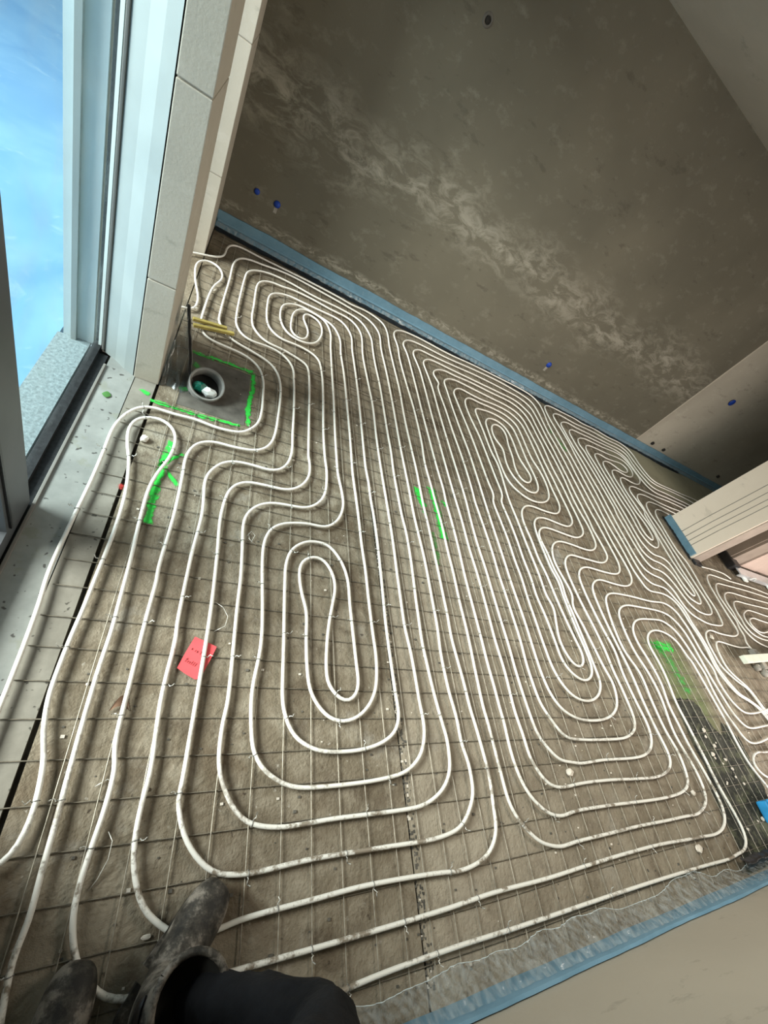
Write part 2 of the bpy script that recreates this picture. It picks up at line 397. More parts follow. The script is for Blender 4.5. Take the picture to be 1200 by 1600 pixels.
wb = box('wall_back', -0.6, 5.42, YF, YF+0.2, -0.03, ZC, M_wallfar); tag(wb, kind='structure')
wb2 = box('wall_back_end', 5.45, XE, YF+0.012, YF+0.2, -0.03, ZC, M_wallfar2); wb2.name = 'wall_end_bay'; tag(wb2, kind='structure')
tr_ = box('trim_1', 5.42, 5.438, YF-0.004, YF+0.1, 0.05, ZC, M_block); tag(tr_, kind='structure')
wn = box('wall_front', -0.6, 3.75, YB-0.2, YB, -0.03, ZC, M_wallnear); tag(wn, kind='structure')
wr = box('wall_right', XE, XE+0.2, -0.7, 4.1, -0.03, ZC, M_wallfar2); tag(wr, kind='structure')
wf2 = boxes('wall_front_bay', [(8.4, XE, YB-0.2, YB, -0.03, ZC), (3.75, 8.4, YB-0.2, YB, 2.3, ZC)], M_wallnear); wf2.name = 'wall_street'; tag(wf2, kind='structure')
ce = box('ceiling', -0.6, XE+0.2, -0.7, 4.1, ZC, ZC+0.15, M_ceil); tag(ce, kind='structure')

# pier of pale blocks between the two windows and corner pier beyond
wl = empty('wall_left', (-0.2, 2.0, 0), None, None); wl['kind'] = 'structure'
zc = [0.0, 0.50, 1.13, 1.76, 2.39, ZC]
for k in range(len(zc)-1):
    box('block', -0.253, -0.150, 1.79, 2.23, zc[k]+(0.001 if k else 0), zc[k+1]-0.004, M_block, wl, 0.003)
    box('block', -0.253, -0.150, 3.26, YF, zc[k]+(0.001 if k else 0)+0.0, zc[k+1]-0.004, M_block, wl, 0.003)
boxes('core_and_shade_wall', [(-0.62, -0.366, -0.5, 0.05, -0.03, ZC), (-0.572, -0.256, 1.99, 2.20, -0.03, ZC), (-0.6, -0.256, 3.27, YF+0.1, -0.03, ZC), (-0.6, -0.30, 3.262, 3.268, 0, 2.3), (-0.25, -0.153, 1.795, 2.225, 0.01, ZC), (-0.25, -0.153, 3.265, YF, 0.01, ZC)], M_block, wl)  # first box: unseen wall added to shade the floor near the boots
boxes('lintel', [(-0.6, -0.256, -0.5, 1.99, 2.32, ZC), (-0.6, -0.15, 2.2, 3.27, 2.32, ZC)], M_block, wl)

# ------------------------------------------------------------------ big window
M_reveal = simple('outer_render', (0.48, 0.55, 0.55), 0.6, 0.05, 5)
w1 = empty('window_1', (-0.43, 0.75, 0), None, None); w1['kind'] = 'structure'
box('sill', -0.366, -0.249, -0.46, 1.93, -0.03, 0.003, M_sill, w1)
box('rail', -0.376, -0.3661, 0.051, 1.80, -0.03, 0.012, M_greyfr, w1, 0.002)
boxes('gasket', [(-0.412, -0.376, 0.051, 1.87, -0.03, 0.002), (-0.444, -0.412, 0.051, 1.93, -0.03, 0.022)], M_gasket, w1)
box('window_frame', -0.46, -0.43, -0.46, 1.97, -0.06, -0.03, M_dkfr, w1)
# white fixed jamb, stepped, facing the room
def jamb(u, v):
    # v across from the glass (0) to the room edge (1): bead, hollow, wide flat
    xs = [-0.428, -0.418, -0.412, -0.400, -0.385, -0.345, -0.300, -0.258]
    ys = [1.930, 1.915, 1.915, 1.895, 1.885, 1.860, 1.820, 1.795]
    k = v*(len(xs)-1); a = min(int(k), len(xs)-2); f = k-a
    return (xs[a]*(1-f)+xs[a+1]*f, ys[a]*(1-f)+ys[a+1]*f, 0.003 + u*2.32)
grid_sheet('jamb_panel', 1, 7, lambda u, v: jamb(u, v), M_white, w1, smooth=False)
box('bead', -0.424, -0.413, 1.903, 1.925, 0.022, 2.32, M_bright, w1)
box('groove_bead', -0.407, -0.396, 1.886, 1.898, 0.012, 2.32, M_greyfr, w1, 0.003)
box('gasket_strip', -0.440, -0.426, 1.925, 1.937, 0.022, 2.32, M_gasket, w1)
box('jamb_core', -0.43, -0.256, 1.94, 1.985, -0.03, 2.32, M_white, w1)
box('pane', -0.436, -0.430, 0.93, 1.935, 0.02, 2.32, M_glass, w1)
# dark leaf of the sliding door nearer the camera
boxes('door_leaf_frame', [(-0.425, -0.382, 0.82, 0.985, 0.014, 2.30), (-0.425, -0.382, 0.055, 0.82, 0.014, 0.075), (-0.425, -0.382, 0.055, 0.12, 0.075, 2.30), (-0.425, -0.382, 0.12, 0.82, 2.2, 2.30)], M_dkfr, w1)
box('groove_bead', -0.381, -0.375, 0.835, 0.845, 0.075, 2.2, M_black, w1)
box('clear_pane', -0.410, -0.404, 0.12, 0.82, 0.075, 2.2, M_clear, w1)
# outer white reveal seen through the foil
box('outer_reveal', -0.578, -0.46, 1.975, 1.988, -0.05, 2.4, M_reveal, w1)
box('outer_bead', -0.545, -0.525, 1.955, 1.975, -0.05, 2.4, M_white, w1)
tag(box('terrace_gravel', -0.60, -0.47, -1.4, 1.975, -0.10, -0.04, M_gravel), kind='structure')
bpy.data.objects['terrace_gravel'].name = 'floor_gravel_edge'
tg = box('floor_terrace', -7.0, -0.60, -5.0, 8.0, -0.12, -0.06, M_terrace); tag(tg, kind='structure')
w2 = empty('window_2', (-0.43, 2.72, 0), None, None); w2['kind'] = 'structure'
boxes('window_frame', [(-0.45, -0.39, 2.20, 2.27, 0.0, 2.32), (-0.45, -0.39, 3.19, 3.262, 0.0, 2.32), (-0.45, -0.39, 2.27, 3.19, 0.0, 0.07), (-0.45, -0.39, 2.27, 3.19, 2.25, 2.32)], M_white, w2)
box('pane', -0.425, -0.419, 2.27, 3.19, 0.07, 2.25, M_clear, w2)
box('sill', -0.39, -0.150, 2.235, 3.258, -0.03, 0.0, M_board, w2)

# ------------------------------------------------------------------ edge insulation strips and films
def strip(name, x0, x1, y, h, mt, s, label, seed, nseg=160):
    """upright foam strip with a softly waving top edge, leaning on the wall; s = +1 when the wall lies at larger y"""
    t0 = 0.009
    V, F = [], []
    for i in range(nseg+1):
        x = x0 + (x1-x0)*i/nseg
        hh = h + 0.010*N3(x*2.1, seed) + 0.004*N3(x*11, seed)
        dy = 0.006*N3(x*3.3, seed+5) - 0.003
        a = y - s*(t0 + 0.004) + s*dy*0.5; b_ = y - s*0.004
        V += [(x, a, 0.0), (x, a - s*0.002, hh*0.5), (x, a, hh), (x, b_, hh), (x, b_, 0.0)]
    for i in range(nseg):
        for k in range(4):
            q = (i*5+k, i*5+k+1, (i+1)*5+k+1, (i+1)*5+k); F.append(q if s < 0 else q[::-1])
    F.append((0, 1, 2, 3, 4)); F.append(tuple(nseg*5+k for k in (4, 3, 2, 1, 0)))
    o = link(name, mesh(name, V, F), mt)
    return tag(o, label, 'insulation strip')

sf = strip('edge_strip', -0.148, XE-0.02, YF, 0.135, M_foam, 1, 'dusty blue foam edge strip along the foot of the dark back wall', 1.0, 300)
# welt along the strip and the black and milky film lips
def lip(u, v):
    x = -0.14 + 8.3*u; 
    return (x, YF-0.016-0.014*math.sin(PI*v) - 0.002, 0.052+0.022*v)
grid_sheet('welt', 240, 3, lip, M_foam, sf)
def lip2(u, v):
    x = -0.14 + 8.3*u
    out = 0.026 + 0.016*N3(x*2.3, 4.2) + 0.012*N3(x*8.0, 1.1)
    return (x, YF - 0.018 - out*v, 0.050*(1-v)+0.022 + 0.008*N3(x*14, v*3))
grid_sheet('film_lip', 420, 4, lip2, M_film, sf)
def lip3(u, v):
    x = -0.14 + 6.9*u
    out = 0.060 + 0.030*N3(x*1.7, 9.2) + 0.014*N3(x*7.0, 2.1)
    return (x, YF - 0.014 - out*v, 0.004 + 0.010*(1-v) + 0.012*abs(N3(x*9, v*2+7)))
grid_sheet('black_film_shadow_lip', 420, 4, lip3, M_black, sf)  # black film that also paints the shadow gap before the strip

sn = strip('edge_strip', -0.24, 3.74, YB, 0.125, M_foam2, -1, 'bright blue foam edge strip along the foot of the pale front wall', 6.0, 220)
def skirt(u, v):
    x = 0.55 + 2.95*u
    out = 0.062 + 0.045*N3(x*1.9, 2.7) + 0.020*N3(x*6.5, 5.1)
    fold = 0.024*abs(math.sin(x*38 + 5*N3(x*3, 1)))*(1-v*0.4) + 0.014*N3(x*23, v*5)
    y = YB + 0.018 + out*(v**0.9)
    z = 0.082*(1-v)**1.2 + 0.020 + fold*0.8*math.sin(PI*min(1, v*0.9+0.1)) + (0.015*abs(N3(x*31, 2.0)) if v > 0.95 else 0)
    return (x, y, z)
grid_sheet('film_skirt', 520, 12, skirt, M_film, sn)
tube('skirt_glint', [skirt(k/700, 1.0) for k in range(701)], 0.0011, simple('film_edge_glint', (0.62, 0.68, 0.68), 0.25, 0.15, 40, spec=0.6), sn, n=5)  # pale tube added as the light caught along the film's free edge
# black membrane with rubble on the right, beside the last pipe run
def memb(u, v):
    x = 3.06 + 0.62*u + 0.05*N3(v*5, 1.0); y = -0.44 + (0.92 - 0.30*u + 0.16*N3(x*6, 2.0))*v
    return (x + 0.16*v + 0.03*N3(y*7, u*3), y, 0.003 + 0.007*abs(N3(x*14, y*14)) + 0.004*N3(x*40, y*40))
mb = grid_sheet('black_membrane', 44, 60, memb, M_memb)
tag(mb, 'black muddy membrane lying on the floor beside the outermost pipe at right', 'membrane')
def jag(u, v):
    x = 3.00 + 0.75*u
    return (x, -0.415 + 0.045*v + 0.10*u*u*0 + 0.025*N3(x*9, 3) + 0.01*v*N3(x*30, 1), 0.03 + 0.03*math.sin(PI*v) + 0.01*N3(x*20, 2))
tag(grid_sheet('black_film_scrap', 60, 5, jag, M_black), 'crumpled black film scrap where the clear skirt ends by front wall', 'film')

# ------------------------------------------------------------------ pillar and inner walls
pl = empty('wall_pillar', (5.05, 2.15, 0), None, None); pl['kind'] = 'structure'
M_pillar = plaster('cream_board', (0.80, 0.70, 0.58), (0.76, 0.66, 0.54), (0.84, 0.75, 0.63), offs=(8, 8, 0))
box('face_board', 5.03, 5.05, 1.885, 2.405, 0.002, ZC, M_pillar, pl)
box('body', 5.05, 5.20, 1.895, 2.395, -0.02, ZC, M_pillar, pl)
box('side_board', 5.05, 5.23, 1.875, 1.895, 0.0, ZC, simple('brown_edge', (0.36, 0.30, 0.25), 0.7, 0.08, 10), pl)
for yb, yt in ((2.19, 2.20), (2.12, 2.135), (2.06, 2.072), (2.005, 2.018)):
    tube('thin_line', [(5.027, yb + (yt-yb)*k/8 + 0.004*math.sin(k*1.7), 0.08 + 2.4*k/8) for k in range(9)], 0.0028, M_greyfr, pl, n=6)  # thin taupe vertical lines on the pillar face
fp = box('edge_strip', 5.008, 5.028, 1.90, 2.425, 0.0, 0.085, M_foam, None, 0.004); tag(fp, 'short blue foam edge strip wrapped round the foot of the cream pillar', 'insulation strip')
M_inner = simple('brown_panel', (0.33, 0.27, 0.22), 0.7, 0.1, 6)
M_pink = simple('pinkish_board', (0.60, 0.47, 0.40), 0.6, 0.06, 6)
iw = boxes('wall_inner', [(6.0, 9.3, 2.06, 2.2, -0.02, ZC)], M_inner); tag(iw, kind='structure')
for k, (x0, x1, dy, mm) in enumerate(((6.02, 6.30, 0.03, M_inner), (6.32, 6.75, 0.045, M_pink), (6.78, 7.3, 0.03, M_pink), (7.35, 8.2, 0.04, M_inner))):
    box('panel', x0, x1, 2.06-dy, 2.06, 0.05, ZC-0.02, mm, iw)
box('black_foot', 5.96, 6.12, 1.93, 2.14, 0.0, 0.10, M_black, iw, 0.01)
al = empty('threshold_profile', (6.1, 1.9, 0), 'silver aluminium threshold profile lying at foot of the brown panel wall', 'profile')
V, F = [], []
for (a, b_, z0, z1) in ((0.0, 0.012, 0.02, 0.07), (0.012, 0.10, 0.058, 0.07), (0.10, 0.112, 0.02, 0.07)): box_data(6.05, 8.9, 1.84+a, 1.84+b_, z0, z1, V, F)
link('rail', mesh('rail', V, F), M_alu, al)
for x in (6.2, 6.9, 7.7): box('bracket', x, x+0.10, 1.80, 1.86, 0.012, 0.03, M_bright, al, 0.003)
tube('loop_end', [(6.35+0.05*math.cos(a), 1.82, 0.05+0.045*math.sin(a)) for a in np.linspace(0, PI, 9)], 0.006, M_bright, al, n=6)

# cream beam and clutter lying at the right edge
bm_ = empty('cream_beam', (4.9, 0.78, 0), 'cream painted beam lying on blocks at the right edge of the pipe field', 'beam')
o = box('beam', -0.60, 0.60, -0.033, 0.033, -0.02, 0.02, M_beam, None, 0.004); o.location = (5.16, 0.802, 0.07); o.rotation_euler = (0, -0.01, 0.09)
o.parent = bm_; o.matrix_parent_inverse = parent_matrix(bm_).inverted()
tb = box('bearer', 4.98, 5.06, 0.70, 0.88, 0.0, 0.049, M_clutter, bm_, 0.006)
for k, (x, y, s_) in enumerate(((4.88, 0.71, 0.030), (4.98, 0.665, 0.034), (5.12, 0.68, 0.04))):
    o = lathe('pipe_fitting', [(s_*0.5, 0), (s_, 0.003), (s_, 0.035), (s_*0.7, 0.045), (s_*0.45, 0.045), (s_*0.4, 0.02)], M_clutter, None, 16, (x, y, 0.001))
    tag(o, ('small grey pipe fitting under the tip of the cream beam', 'grey pipe fitting beside the cream beam near the frame edge', 'larger grey pipe fitting farthest along the cream beam')[k], 'fitting', 'loose fittings by the cream beam')
bb = empty('blue_tub', (3.6, -0.2, 0), 'bright blue plastic tub lying on the black membrane at the right edge', 'tub')
box('tub_body', 3.535, 3.80, -0.275, -0.165, 0.012, 0.075, M_bluebox, bb, 0.012)
box('lid', 3.53, 3.805, -0.28, -0.16, 0.0752, 0.086, M_bluebox, bb, 0.004)

# ------------------------------------------------------------------ steel mesh
def wire_obj(name, a, b, z, par, sd, r=0.0017, mt=None):
    L = math.hypot(b[0]-a[0], b[1]-a[1]); n_ = max(3, int(L/0.12))
    pts = []
    for k in range(n_+1):
        f = k/n_; x = a[0]+(b[0]-a[0])*f; y = a[1]+(b[1]-a[1])*f
        d = 0.006*N3(x*1.1+sd*3.7, y*1.1+sd)
        if abs(b[0]-a[0]) > abs(b[1]-a[1]): y += d
        else: x += d
        pts.append((x, y, z + 0.003*N3(x*2, y*2, sd)))
    return tube(name, pts, r, mt or M_wire, par, n=5, caps=False)
mats_ = (('steel mesh mat under the leftmost pipe circuit by the big window', -0.235, 2.26),
         ('steel mesh mat under the middle pipe circuit', 2.21, 4.66),
         ('steel mesh mat under the far right pipe circuit by the cream pillar', 4.62, 7.1))
xs_all = [0.035 + 0.0985*k for k in range(-2, 73)]
ys_all = [0.027 + 0.0965*k for k in range(-4, 39)]
for q, (lab, xa, xb) in enumerate(mats_):
    mt_ = empty('steel_mesh', ((xa+xb)/2, 1.6, 0), lab, 'wire mesh')
    ytop = 3.70 if q < 2 else 3.0
    for k, y in enumerate(ys_all):
        if y > ytop: continue
        segs = [(xa, xb - 0.02*rnd.random())]
        if q == 0 and y > 1.66: segs = [((-0.14 if y < 2.2 else -0.13), xb)]
        if q == 0 and 1.70 < y < 2.14: segs = [(0.285, xb)]
        for s0, s1 in segs:
            wire_obj('cross_wire', (s0, y), (s1, y + 0.004*(rnd.random()-0.5)), 0.0055 + 0.001*q, mt_, k*0.77+q, mt=M_wire2)
    for k, x in enumerate(xs_all):
        if not (xa+0.03 < x < xb) or x < -0.12: continue
        segs = [(-0.42, ytop)]
        if q == 0 and -0.06 < x < 0.28: segs = [(-0.42, 1.69), (2.15, ytop)]
        if q == 2: segs = [(-0.1, ytop)]
        for s0, s1 in segs:
            wire_obj('long_wire', (x, s0), (x + 0.006*(rnd.random()-0.5), s1), 0.0090 + 0.001*q, mt_, k*1.31+9+q, mt=M_wire2 if q == 2 else M_wire)

# ------------------------------------------------------------------ heating pipes (floor plan in millimetres)
PIPES = {
    'edge': '-180 2489 -155 2507 -126 2509 -103 2550 -103 2668 -123 2759 -146 2851 -170 3008 -167 3101 -124 3178 -62 3185 -21 3132 -5 3035 -39 2891 -50 2778 -54 2583 -53 2451 -39 2351 9 2298 81 2287 215 2276 295 2222 333 2120 343 1967 345 1838 330 1726 262 1628 197 1608 132 1604 44 1614 -47 1605 -135 1605 -175 1588 -207 1548 -233 1485 -246 1411 -245 1287 -245 1129 -252 922 -255 740 -246 627 -241 516 -239 429 -238 336 -237 247 -240 157',
    'outer': '-177 -11 -124 18 -108 38 -99 68 -95 106 -100 173 -109 224 -129 287 -143 371 -144 439 -141 532 -135 627 -131 739 -124 937 -130 1105 -155 1265 -183 1364 -193 1451 -174 1509 -138 1535 -89 1545 -39 1512 -16 1453 -18 1346 -46 1236 -59 1151 -58 1004 -49 812 -46 661 -44 568 -48 444 -48 307 -45 159 -43 99 -42 0 -40 -88 -47 -144 -43 -190 -37 -233 -21 -299 49 -376 244 -407 506 -377 706 -348 1059 -339 1334 -342 1528 -343 1749 -343 2145 -345 2640 -352 2973 -358 2995 -353 3111 -346 3186 -311 3208 -257 3202 -180 3182 -62 3184 95 3182 141 3177 291 3171 386 3211 573 3210 685 3196 774 3227 839 3338 898 3468 911 3592 880 3635 846 3647 842 3670 774 3688 702 3705 718 3711 637 3716 559 3718 493 3718 427 3722 335 3721 267 3708 117 3723 6 3766 -62 3801 -123',
    'left': '-273 3146 -203 3202 -76 3294 -36 3357 -28 3414 -29 3489 -12 3579 22 3629 77 3646 176 3643 348 3652 622 3666 920 3662 1023 3647 1155 3674 1274 3648 1337 3609 1362 3537 1370 3435 1359 3237 1361 3000 1367 2644 1357 2299 1360 1960 1363 1799 1360 1655 1357 1487 1361 1356 1361 1158 1360 1030 1358 849 1358 786 1352 675 1358 577 1368 457 1372 349 1377 314 1388 211 1394 92 1381 -6 1373 -65 1354 -101 1304 -141 1235 -161 1146 -168 1105 -163 798 -152 625 -157 460 -162 405 -166 380 -171 319 -174 264 -161 223 -136 195 -113 176 -88 150 -30 138 34 138 114 143 175 134 377 142 571 139 586 140 878 149 1084 138 1280 165 1348 206 1397 262 1420 331 1426 414 1426 462 1448 499 1500 520 1585 522 1752 525 1935 519 2217 510 2346 473 2415 415 2457 345 2466 232 2452 177 2481 137 2561 128 2657 127 2942 133 3187 140 3290 166 3355 195 3389 289 3450 442 3472 668 3450 909 3465 1089 3430 1175 3243 1174 3050 1173 2868 1183 2559 1181 2335 1179 2003 1181 1903 1173 1685 1176 1468 1179 1356 1187 1273 1188 1100 1183 985 1174 835 1172 763 1168 623 1174 537 1183 424 1195 331 1197 315 1210 235 1206 168 1199 132 1179 98 1145 66 1089 38 1038 25 964 21 681 21 596 18 516 18 439 33 407 50 381 75 344 134 331 167 323 211 324 305 331 355 329 687 330 821 322 978 317 1053 323 1117 360 1181 425 1223 507 1236 592 1245 642 1273 683 1320 708 1385 719 1539 713 1604 707 1795 713 2140 712 2398 689 2568 650 2605 634 2613 542 2629 415 2622 339 2693 314 2810 310 2983 316 3108 345 3177 449 3248 577 3256 711 3264 898 3263 976 3132 975 2901 978 2732 981 2497 979 2179 974 1870 972 1649 979 1555 981 1414 987 1320 990 1201 990 1071 986 892 981 680 988 402 991 323 968 270 925 239 867 219 796 208 704 207 649 213 603 231 568 254 541 290 521 343 516 374 513 581 509 833 511 914 533 989 582 1039 634 1060 709 1057 751 1019 786 958 804 883 806 769 817 520 820 438 807 398 773 373 738 381 713 403 692 433 685 480 692 597 706 688 724 767 737 830 733 892 710 943 685 971 644 979 593 952 575 917 572 864 584 786 603 713 603 589 607 484 619 408 652 351 692 316 734 303 782 308 824 327 865 364 895 416 905 457 913 543 908 663 904 813 902 968 895 1100 892 1271 886 1429 880 1584 884 1848 884 2182 882 2535 871 2780 873 2987 816 3127 727 3162 621 3181 534 3179 460 3131 421 3074 405 2981 415 2827 464 2728 541 2695 619 2715 668 2760 706 2847 726 2958 707 3081 655 3115 612 3120 582 3081 578 3015 603 2930 615 2853 587 2745 540 2722 493 2766 486 2889 511 3064 577 3157 647 3172 744 3145 794 3014 790 2804 788 2535 788 2183 783 1830 786 1533 788 1518 806 1388 805 1315 773 1224 713 1165 668 1155 614 1155 490 1122 438 1079 413 1011 409 935 428 574 408 389 418 260 428 218 454 177 483 152 518 131 560 116 610 110 864 114 983 130 1024 148 1072 188 1101 253 1106 299 1101 380 1099 482 1095 579 1086 660 1083 690 1084 937 1084 955 1089 1178 1087 1401 1082 1634 1081 1938 1090 2296 1080 2534 1068 2823 1068 2926 1073 3244 992 3363 807 3370 621 3386 445 3366 429 3349 329 3332 266 3290 231 3226 221 3149 222 2841 220 2726 229 2653 231 2628 315 2517 456 2500 573 2462 603 2446 618 2360 621 2193 615 1709 615 1585 621 1564 615 1454 569 1373 504 1330 410 1322 320 1313 274 1288 242 1241 222 1105 231 897 238 692 238 558 233 282 229 132 226 117 250 39 291 -19 345 -60 417 -74 626 -68 856 -70 1111 -69 1205 -48 1270 10 1293 49 1297 76 1298 149 1283 214 1283 314 1270 417 1266 591 1276 710 1278 833 1281 1093 1274 1254 1268 1393 1269 1606 1268 1712 1266 2022 1271 2397 1271 2791 1263 3117 1267 3404 1184 3531 1017 3565 717 3593 438 3600 283 3556 239 3537 169 3525 92 3480 56 3412 40 3306 41 3087 35 2777 34 2625 38 2513 50 2486 97 2404 157 2369 247 2345 368 2295 418 2218 440 2084 435 1814 428 1707 410 1617 375 1558 324 1525 233 1508 136 1501 76 1464 49 1407 41 1344 45 1270 50 1055 42 787 45 770 42 627 41 436 43 243 55 192 54 99 46 28 40 -59 47 -113 68 -167 80 -183 141 -238 250 -254 371 -254 460 -254 703 -254 1082 -250 1297 -243 1580 -245 1817 -240 2090 -236 2377 -237 2634 -247 2786 -252 2891 -256 2975 -247 3034 -228 3080 -198 3110 -131 3102 -25 3079 99 3068 144 3067 261 3065 384 3103 503 3103 585 3088 670 3058 786 3068 863 3100 906 3156 949 3238 978 3399 997 3603 1003 3661 973 3681 969 3747 891 3773 796 3776 782 3796 694 3814 600 3793 521 3786 385 3798 301 3832 229 3844 178 3910 142 4029 140 4207 159 4357 181',
    'm': '5507 357 4821 266 4350 248 3994 240 3937 279 3897 343 3886 430 3875 520 3872 586 3872 669 3876 871 3856 965 3784 1050 3699 1084 3333 1089 3155 1080 3061 1049 2999 1000 2970 916 2963 719 3007 581 3018 441 2968 227 2984 136 3011 26 3002 -66 2970 -113 2896 -145 2818 -162 2698 -160 2540 -160 2258 -157 2054 -159 1783 -162 1699 -166 1629 -152 1589 -138 1533 -95 1476 -18 1463 114 1460 221 1456 314 1452 340 1455 484 1462 631 1465 730 1464 798 1463 870 1468 1043 1466 1210 1469 1378 1461 1565 1458 1680 1451 1887 1467 2091 1470 2443 1453 2795 1447 3139 1459 3313 1444 3477 1455 3550 1501 3620 1568 3662 1748 3693 2118 3687 2491 3729 2809 3745 3233 3753 3393 3720 3456 3626 3456 3456 3428 3299 3422 3150 3430 2992 3458 2720 3447 2504 3450 2305 3452 2102 3460 1905 3457 1862 3454 1690 3473 1545 3476 1409 3452 1345 3384 1290 3285 1260 3126 1256 2952 1261 2873 1232 2814 1183 2790 1120 2782 1037 2781 865 2794 679 2799 571 2787 363 2792 230 2802 110 2778 70 2707 38 2592 20 2394 23 2172 32 1965 33 1810 27 1761 35 1720 57 1687 102 1663 152 1659 233 1649 313 1647 350 1655 528 1649 685 1653 821 1655 1084 1648 1243 1651 1451 1647 1624 1645 1716 1644 1922 1644 2194 1644 2498 1651 2875 1651 3088 1634 3240 1625 3326 1653 3399 1727 3463 1826 3465 2063 3481 2424 3523 2807 3533 3093 3516 3216 3437 3241 3299 3245 3105 3243 2946 3253 2781 3250 2618 3252 2407 3243 2204 3246 2032 3242 1847 3231 1817 3245 1707 3253 1580 3252 1524 3240 1515 3179 1463 3088 1434 2976 1431 2829 1430 2714 1429 2642 1391 2590 1326 2574 1236 2584 1025 2609 848 2620 694 2613 562 2620 487 2619 391 2613 305 2582 256 2500 220 2428 207 2254 205 2080 209 1962 222 1933 241 1896 289 1847 376 1836 483 1834 564 1845 696 1845 851 1844 963 1840 1118 1845 1246 1842 1401 1836 1559 1831 1682 1835 1712 1843 1894 1843 2099 1831 2352 1826 2621 1824 2982 1852 2999 1820 3089 1810 3146 1842 3209 1905 3264 1990 3299 2092 3295 2288 3320 2574 3321 2879 3322 3008 3253 3063 3115 3071 2914 3079 2742 3063 2543 3065 2387 3078 2234 3074 2031 3076 1891 3071 1802 3060 1726 2994 1667 2901 1629 2756 1629 2609 1637 2520 1631 2455 1597 2414 1534 2415 1451 2428 1399 2432 1248 2454 1160 2433 1050 2435 930 2435 809 2436 678 2433 591 2430 505 2410 469 2351 421 2244 392 2137 412 2079 465 2040 553 2032 670 2033 834 2034 991 2043 1107 2038 1236 2042 1395 2034 1556 2027 1744 2054 1783 2046 1936 2043 2181 2035 2435 2016 2681 2005 2892 2001 2973 2034 3040 2117 3106 2218 3093 2378 3090 2570 3116 2756 3102 2869 3014 2896 2838 2894 2615 2887 2206 2881 2100 2886 1987 2862 1911 2798 1845 2751 1827 2603 1817 2482 1823 2401 1804 2332 1747 2301 1688 2289 1587 2300 1464 2298 1315 2316 1199 2324 995 2334 868 2348 753 2362 663 2349 617 2312 585 2259 579 2210 640 2193 726 2223 842 2254 943 2229 1020 2236 1159 2231 1302 2225 1453 2223 1623 2216 1804 2246 2168 2223 2329 2222 2563 2214 2799 2216 2852 2261 2902 2272 2898 2404 2930 2567 2923 2683 2859 2701 2732 2694 2558 2687 2406 2700 2218 2677 2077 2606 2001 2510 1986 2436 2040 2378 2136 2370 2266 2399 2430 2347 2527 2352 2660 2376 2715 2438 2767 2514 2753 2535 2669 2505 2530 2494 2379 2463 2216 2481 2114 2531 2085 2589 2111 2640 2184 2620 2276 2586 2378 2587 2471 2598 2656 2569 2788 2466 2841 2360 2809 2341 2792 2303 2729 2291 2582 2287 2369 2283 2171 2293 2046 2349 1954 2490 1890 2653 1914 2772 2003 2823 2163 2814 2337 2782 2444 2781 2624 2790 2804 2774 2935 2673 3010 2494 3026 2297 3012 2222 3024 2148 2974 2116 2910 2108 2743 2141 2472 2150 2225 2154 2018 2154 1815 2120 1773 2131 1590 2136 1425 2132 1268 2137 1123 2127 1005 2141 880 2145 710 2146 611 2190 542 2269 502 2349 520 2399 571 2412 663 2405 795 2405 915 2407 1046 2421 1153 2399 1241 2393 1399 2394 1546 2410 1635 2424 1658 2464 1699 2519 1724 2599 1736 2734 1726 2853 1726 2921 1760 2974 1819 2973 1835 2980 1932 2977 2073 2978 2245 2971 2507 2978 2725 2967 2912 2957 3071 2905 3164 2770 3210 2534 3212 2255 3215 2097 3216 2027 3197 1948 3139 1918 3079 1920 3018 1919 2713 1929 2423 1941 2209 1940 1972 1936 1774 1934 1715 1932 1564 1932 1376 1932 1221 1929 1087 1930 976 1934 836 1931 698 1928 603 1931 508 1950 419 1997 352 2062 317 2138 299 2324 301 2437 333 2502 378 2528 419 2551 497 2529 584 2512 713 2494 850 2470 987 2516 1063 2472 1320 2505 1434 2554 1492 2638 1533 2781 1540 2933 1530 3034 1537 3116 1576 3163 1628 3171 1663 3182 1824 3161 1957 3157 2138 3175 2354 3176 2571 3159 2805 3153 2962 3147 3127 3140 3278 2994 3405 2760 3414 2383 3398 2038 3383 1908 3382 1818 3370 1758 3319 1722 3251 1726 3172 1743 2931 1737 2573 1738 2284 1742 1960 1745 1769 1744 1655 1735 1491 1731 1285 1738 1128 1737 961 1737 831 1740 658 1736 521 1747 313 1761 235 1805 177 1856 133 1955 116 1975 111 2190 116 2472 114 2573 125 2657 158 2705 210 2721 276 2709 392 2705 567 2729 702 2703 857 2684 1071 2685 1145 2692 1223 2728 1290 2794 1334 2870 1352 3041 1349 3199 1354 3288 1375 3341 1419 3372 1487 3372 1606 3366 1736 3361 1886 3349 2049 3351 2256 3351 2460 3352 2659 3345 2877 3325 3083 3329 3249 3334 3446 3302 3574 3207 3618 2856 3658 2459 3631 2090 3582 1723 3570 1620 3545 1554 3475 1530 3403 1549 3279 1553 2992 1552 2813 1548 2435 1551 2174 1553 1897 1560 1669 1554 1595 1559 1402 1558 1223 1551 1038 1552 809 1552 666 1550 559 1554 453 1555 332 1558 314 1553 194 1561 105 1590 27 1633 -20 1682 -54 1754 -71 1844 -63 2077 -63 2609 -71 2789 -56 2867 -27 2887 2 2914 117 2885 229 2887 395 2903 576 2843 710 2857 935 2899 1069 2919 1105 2973 1143 3041 1162 3258 1173 3556 1169 3825 1178 3932 1115 3949 1053 3972 977 3967 879 3965 770 4001 627 3963 590 3967 492 3997 409 4069 347 4148 333 4295 336 4597 369',
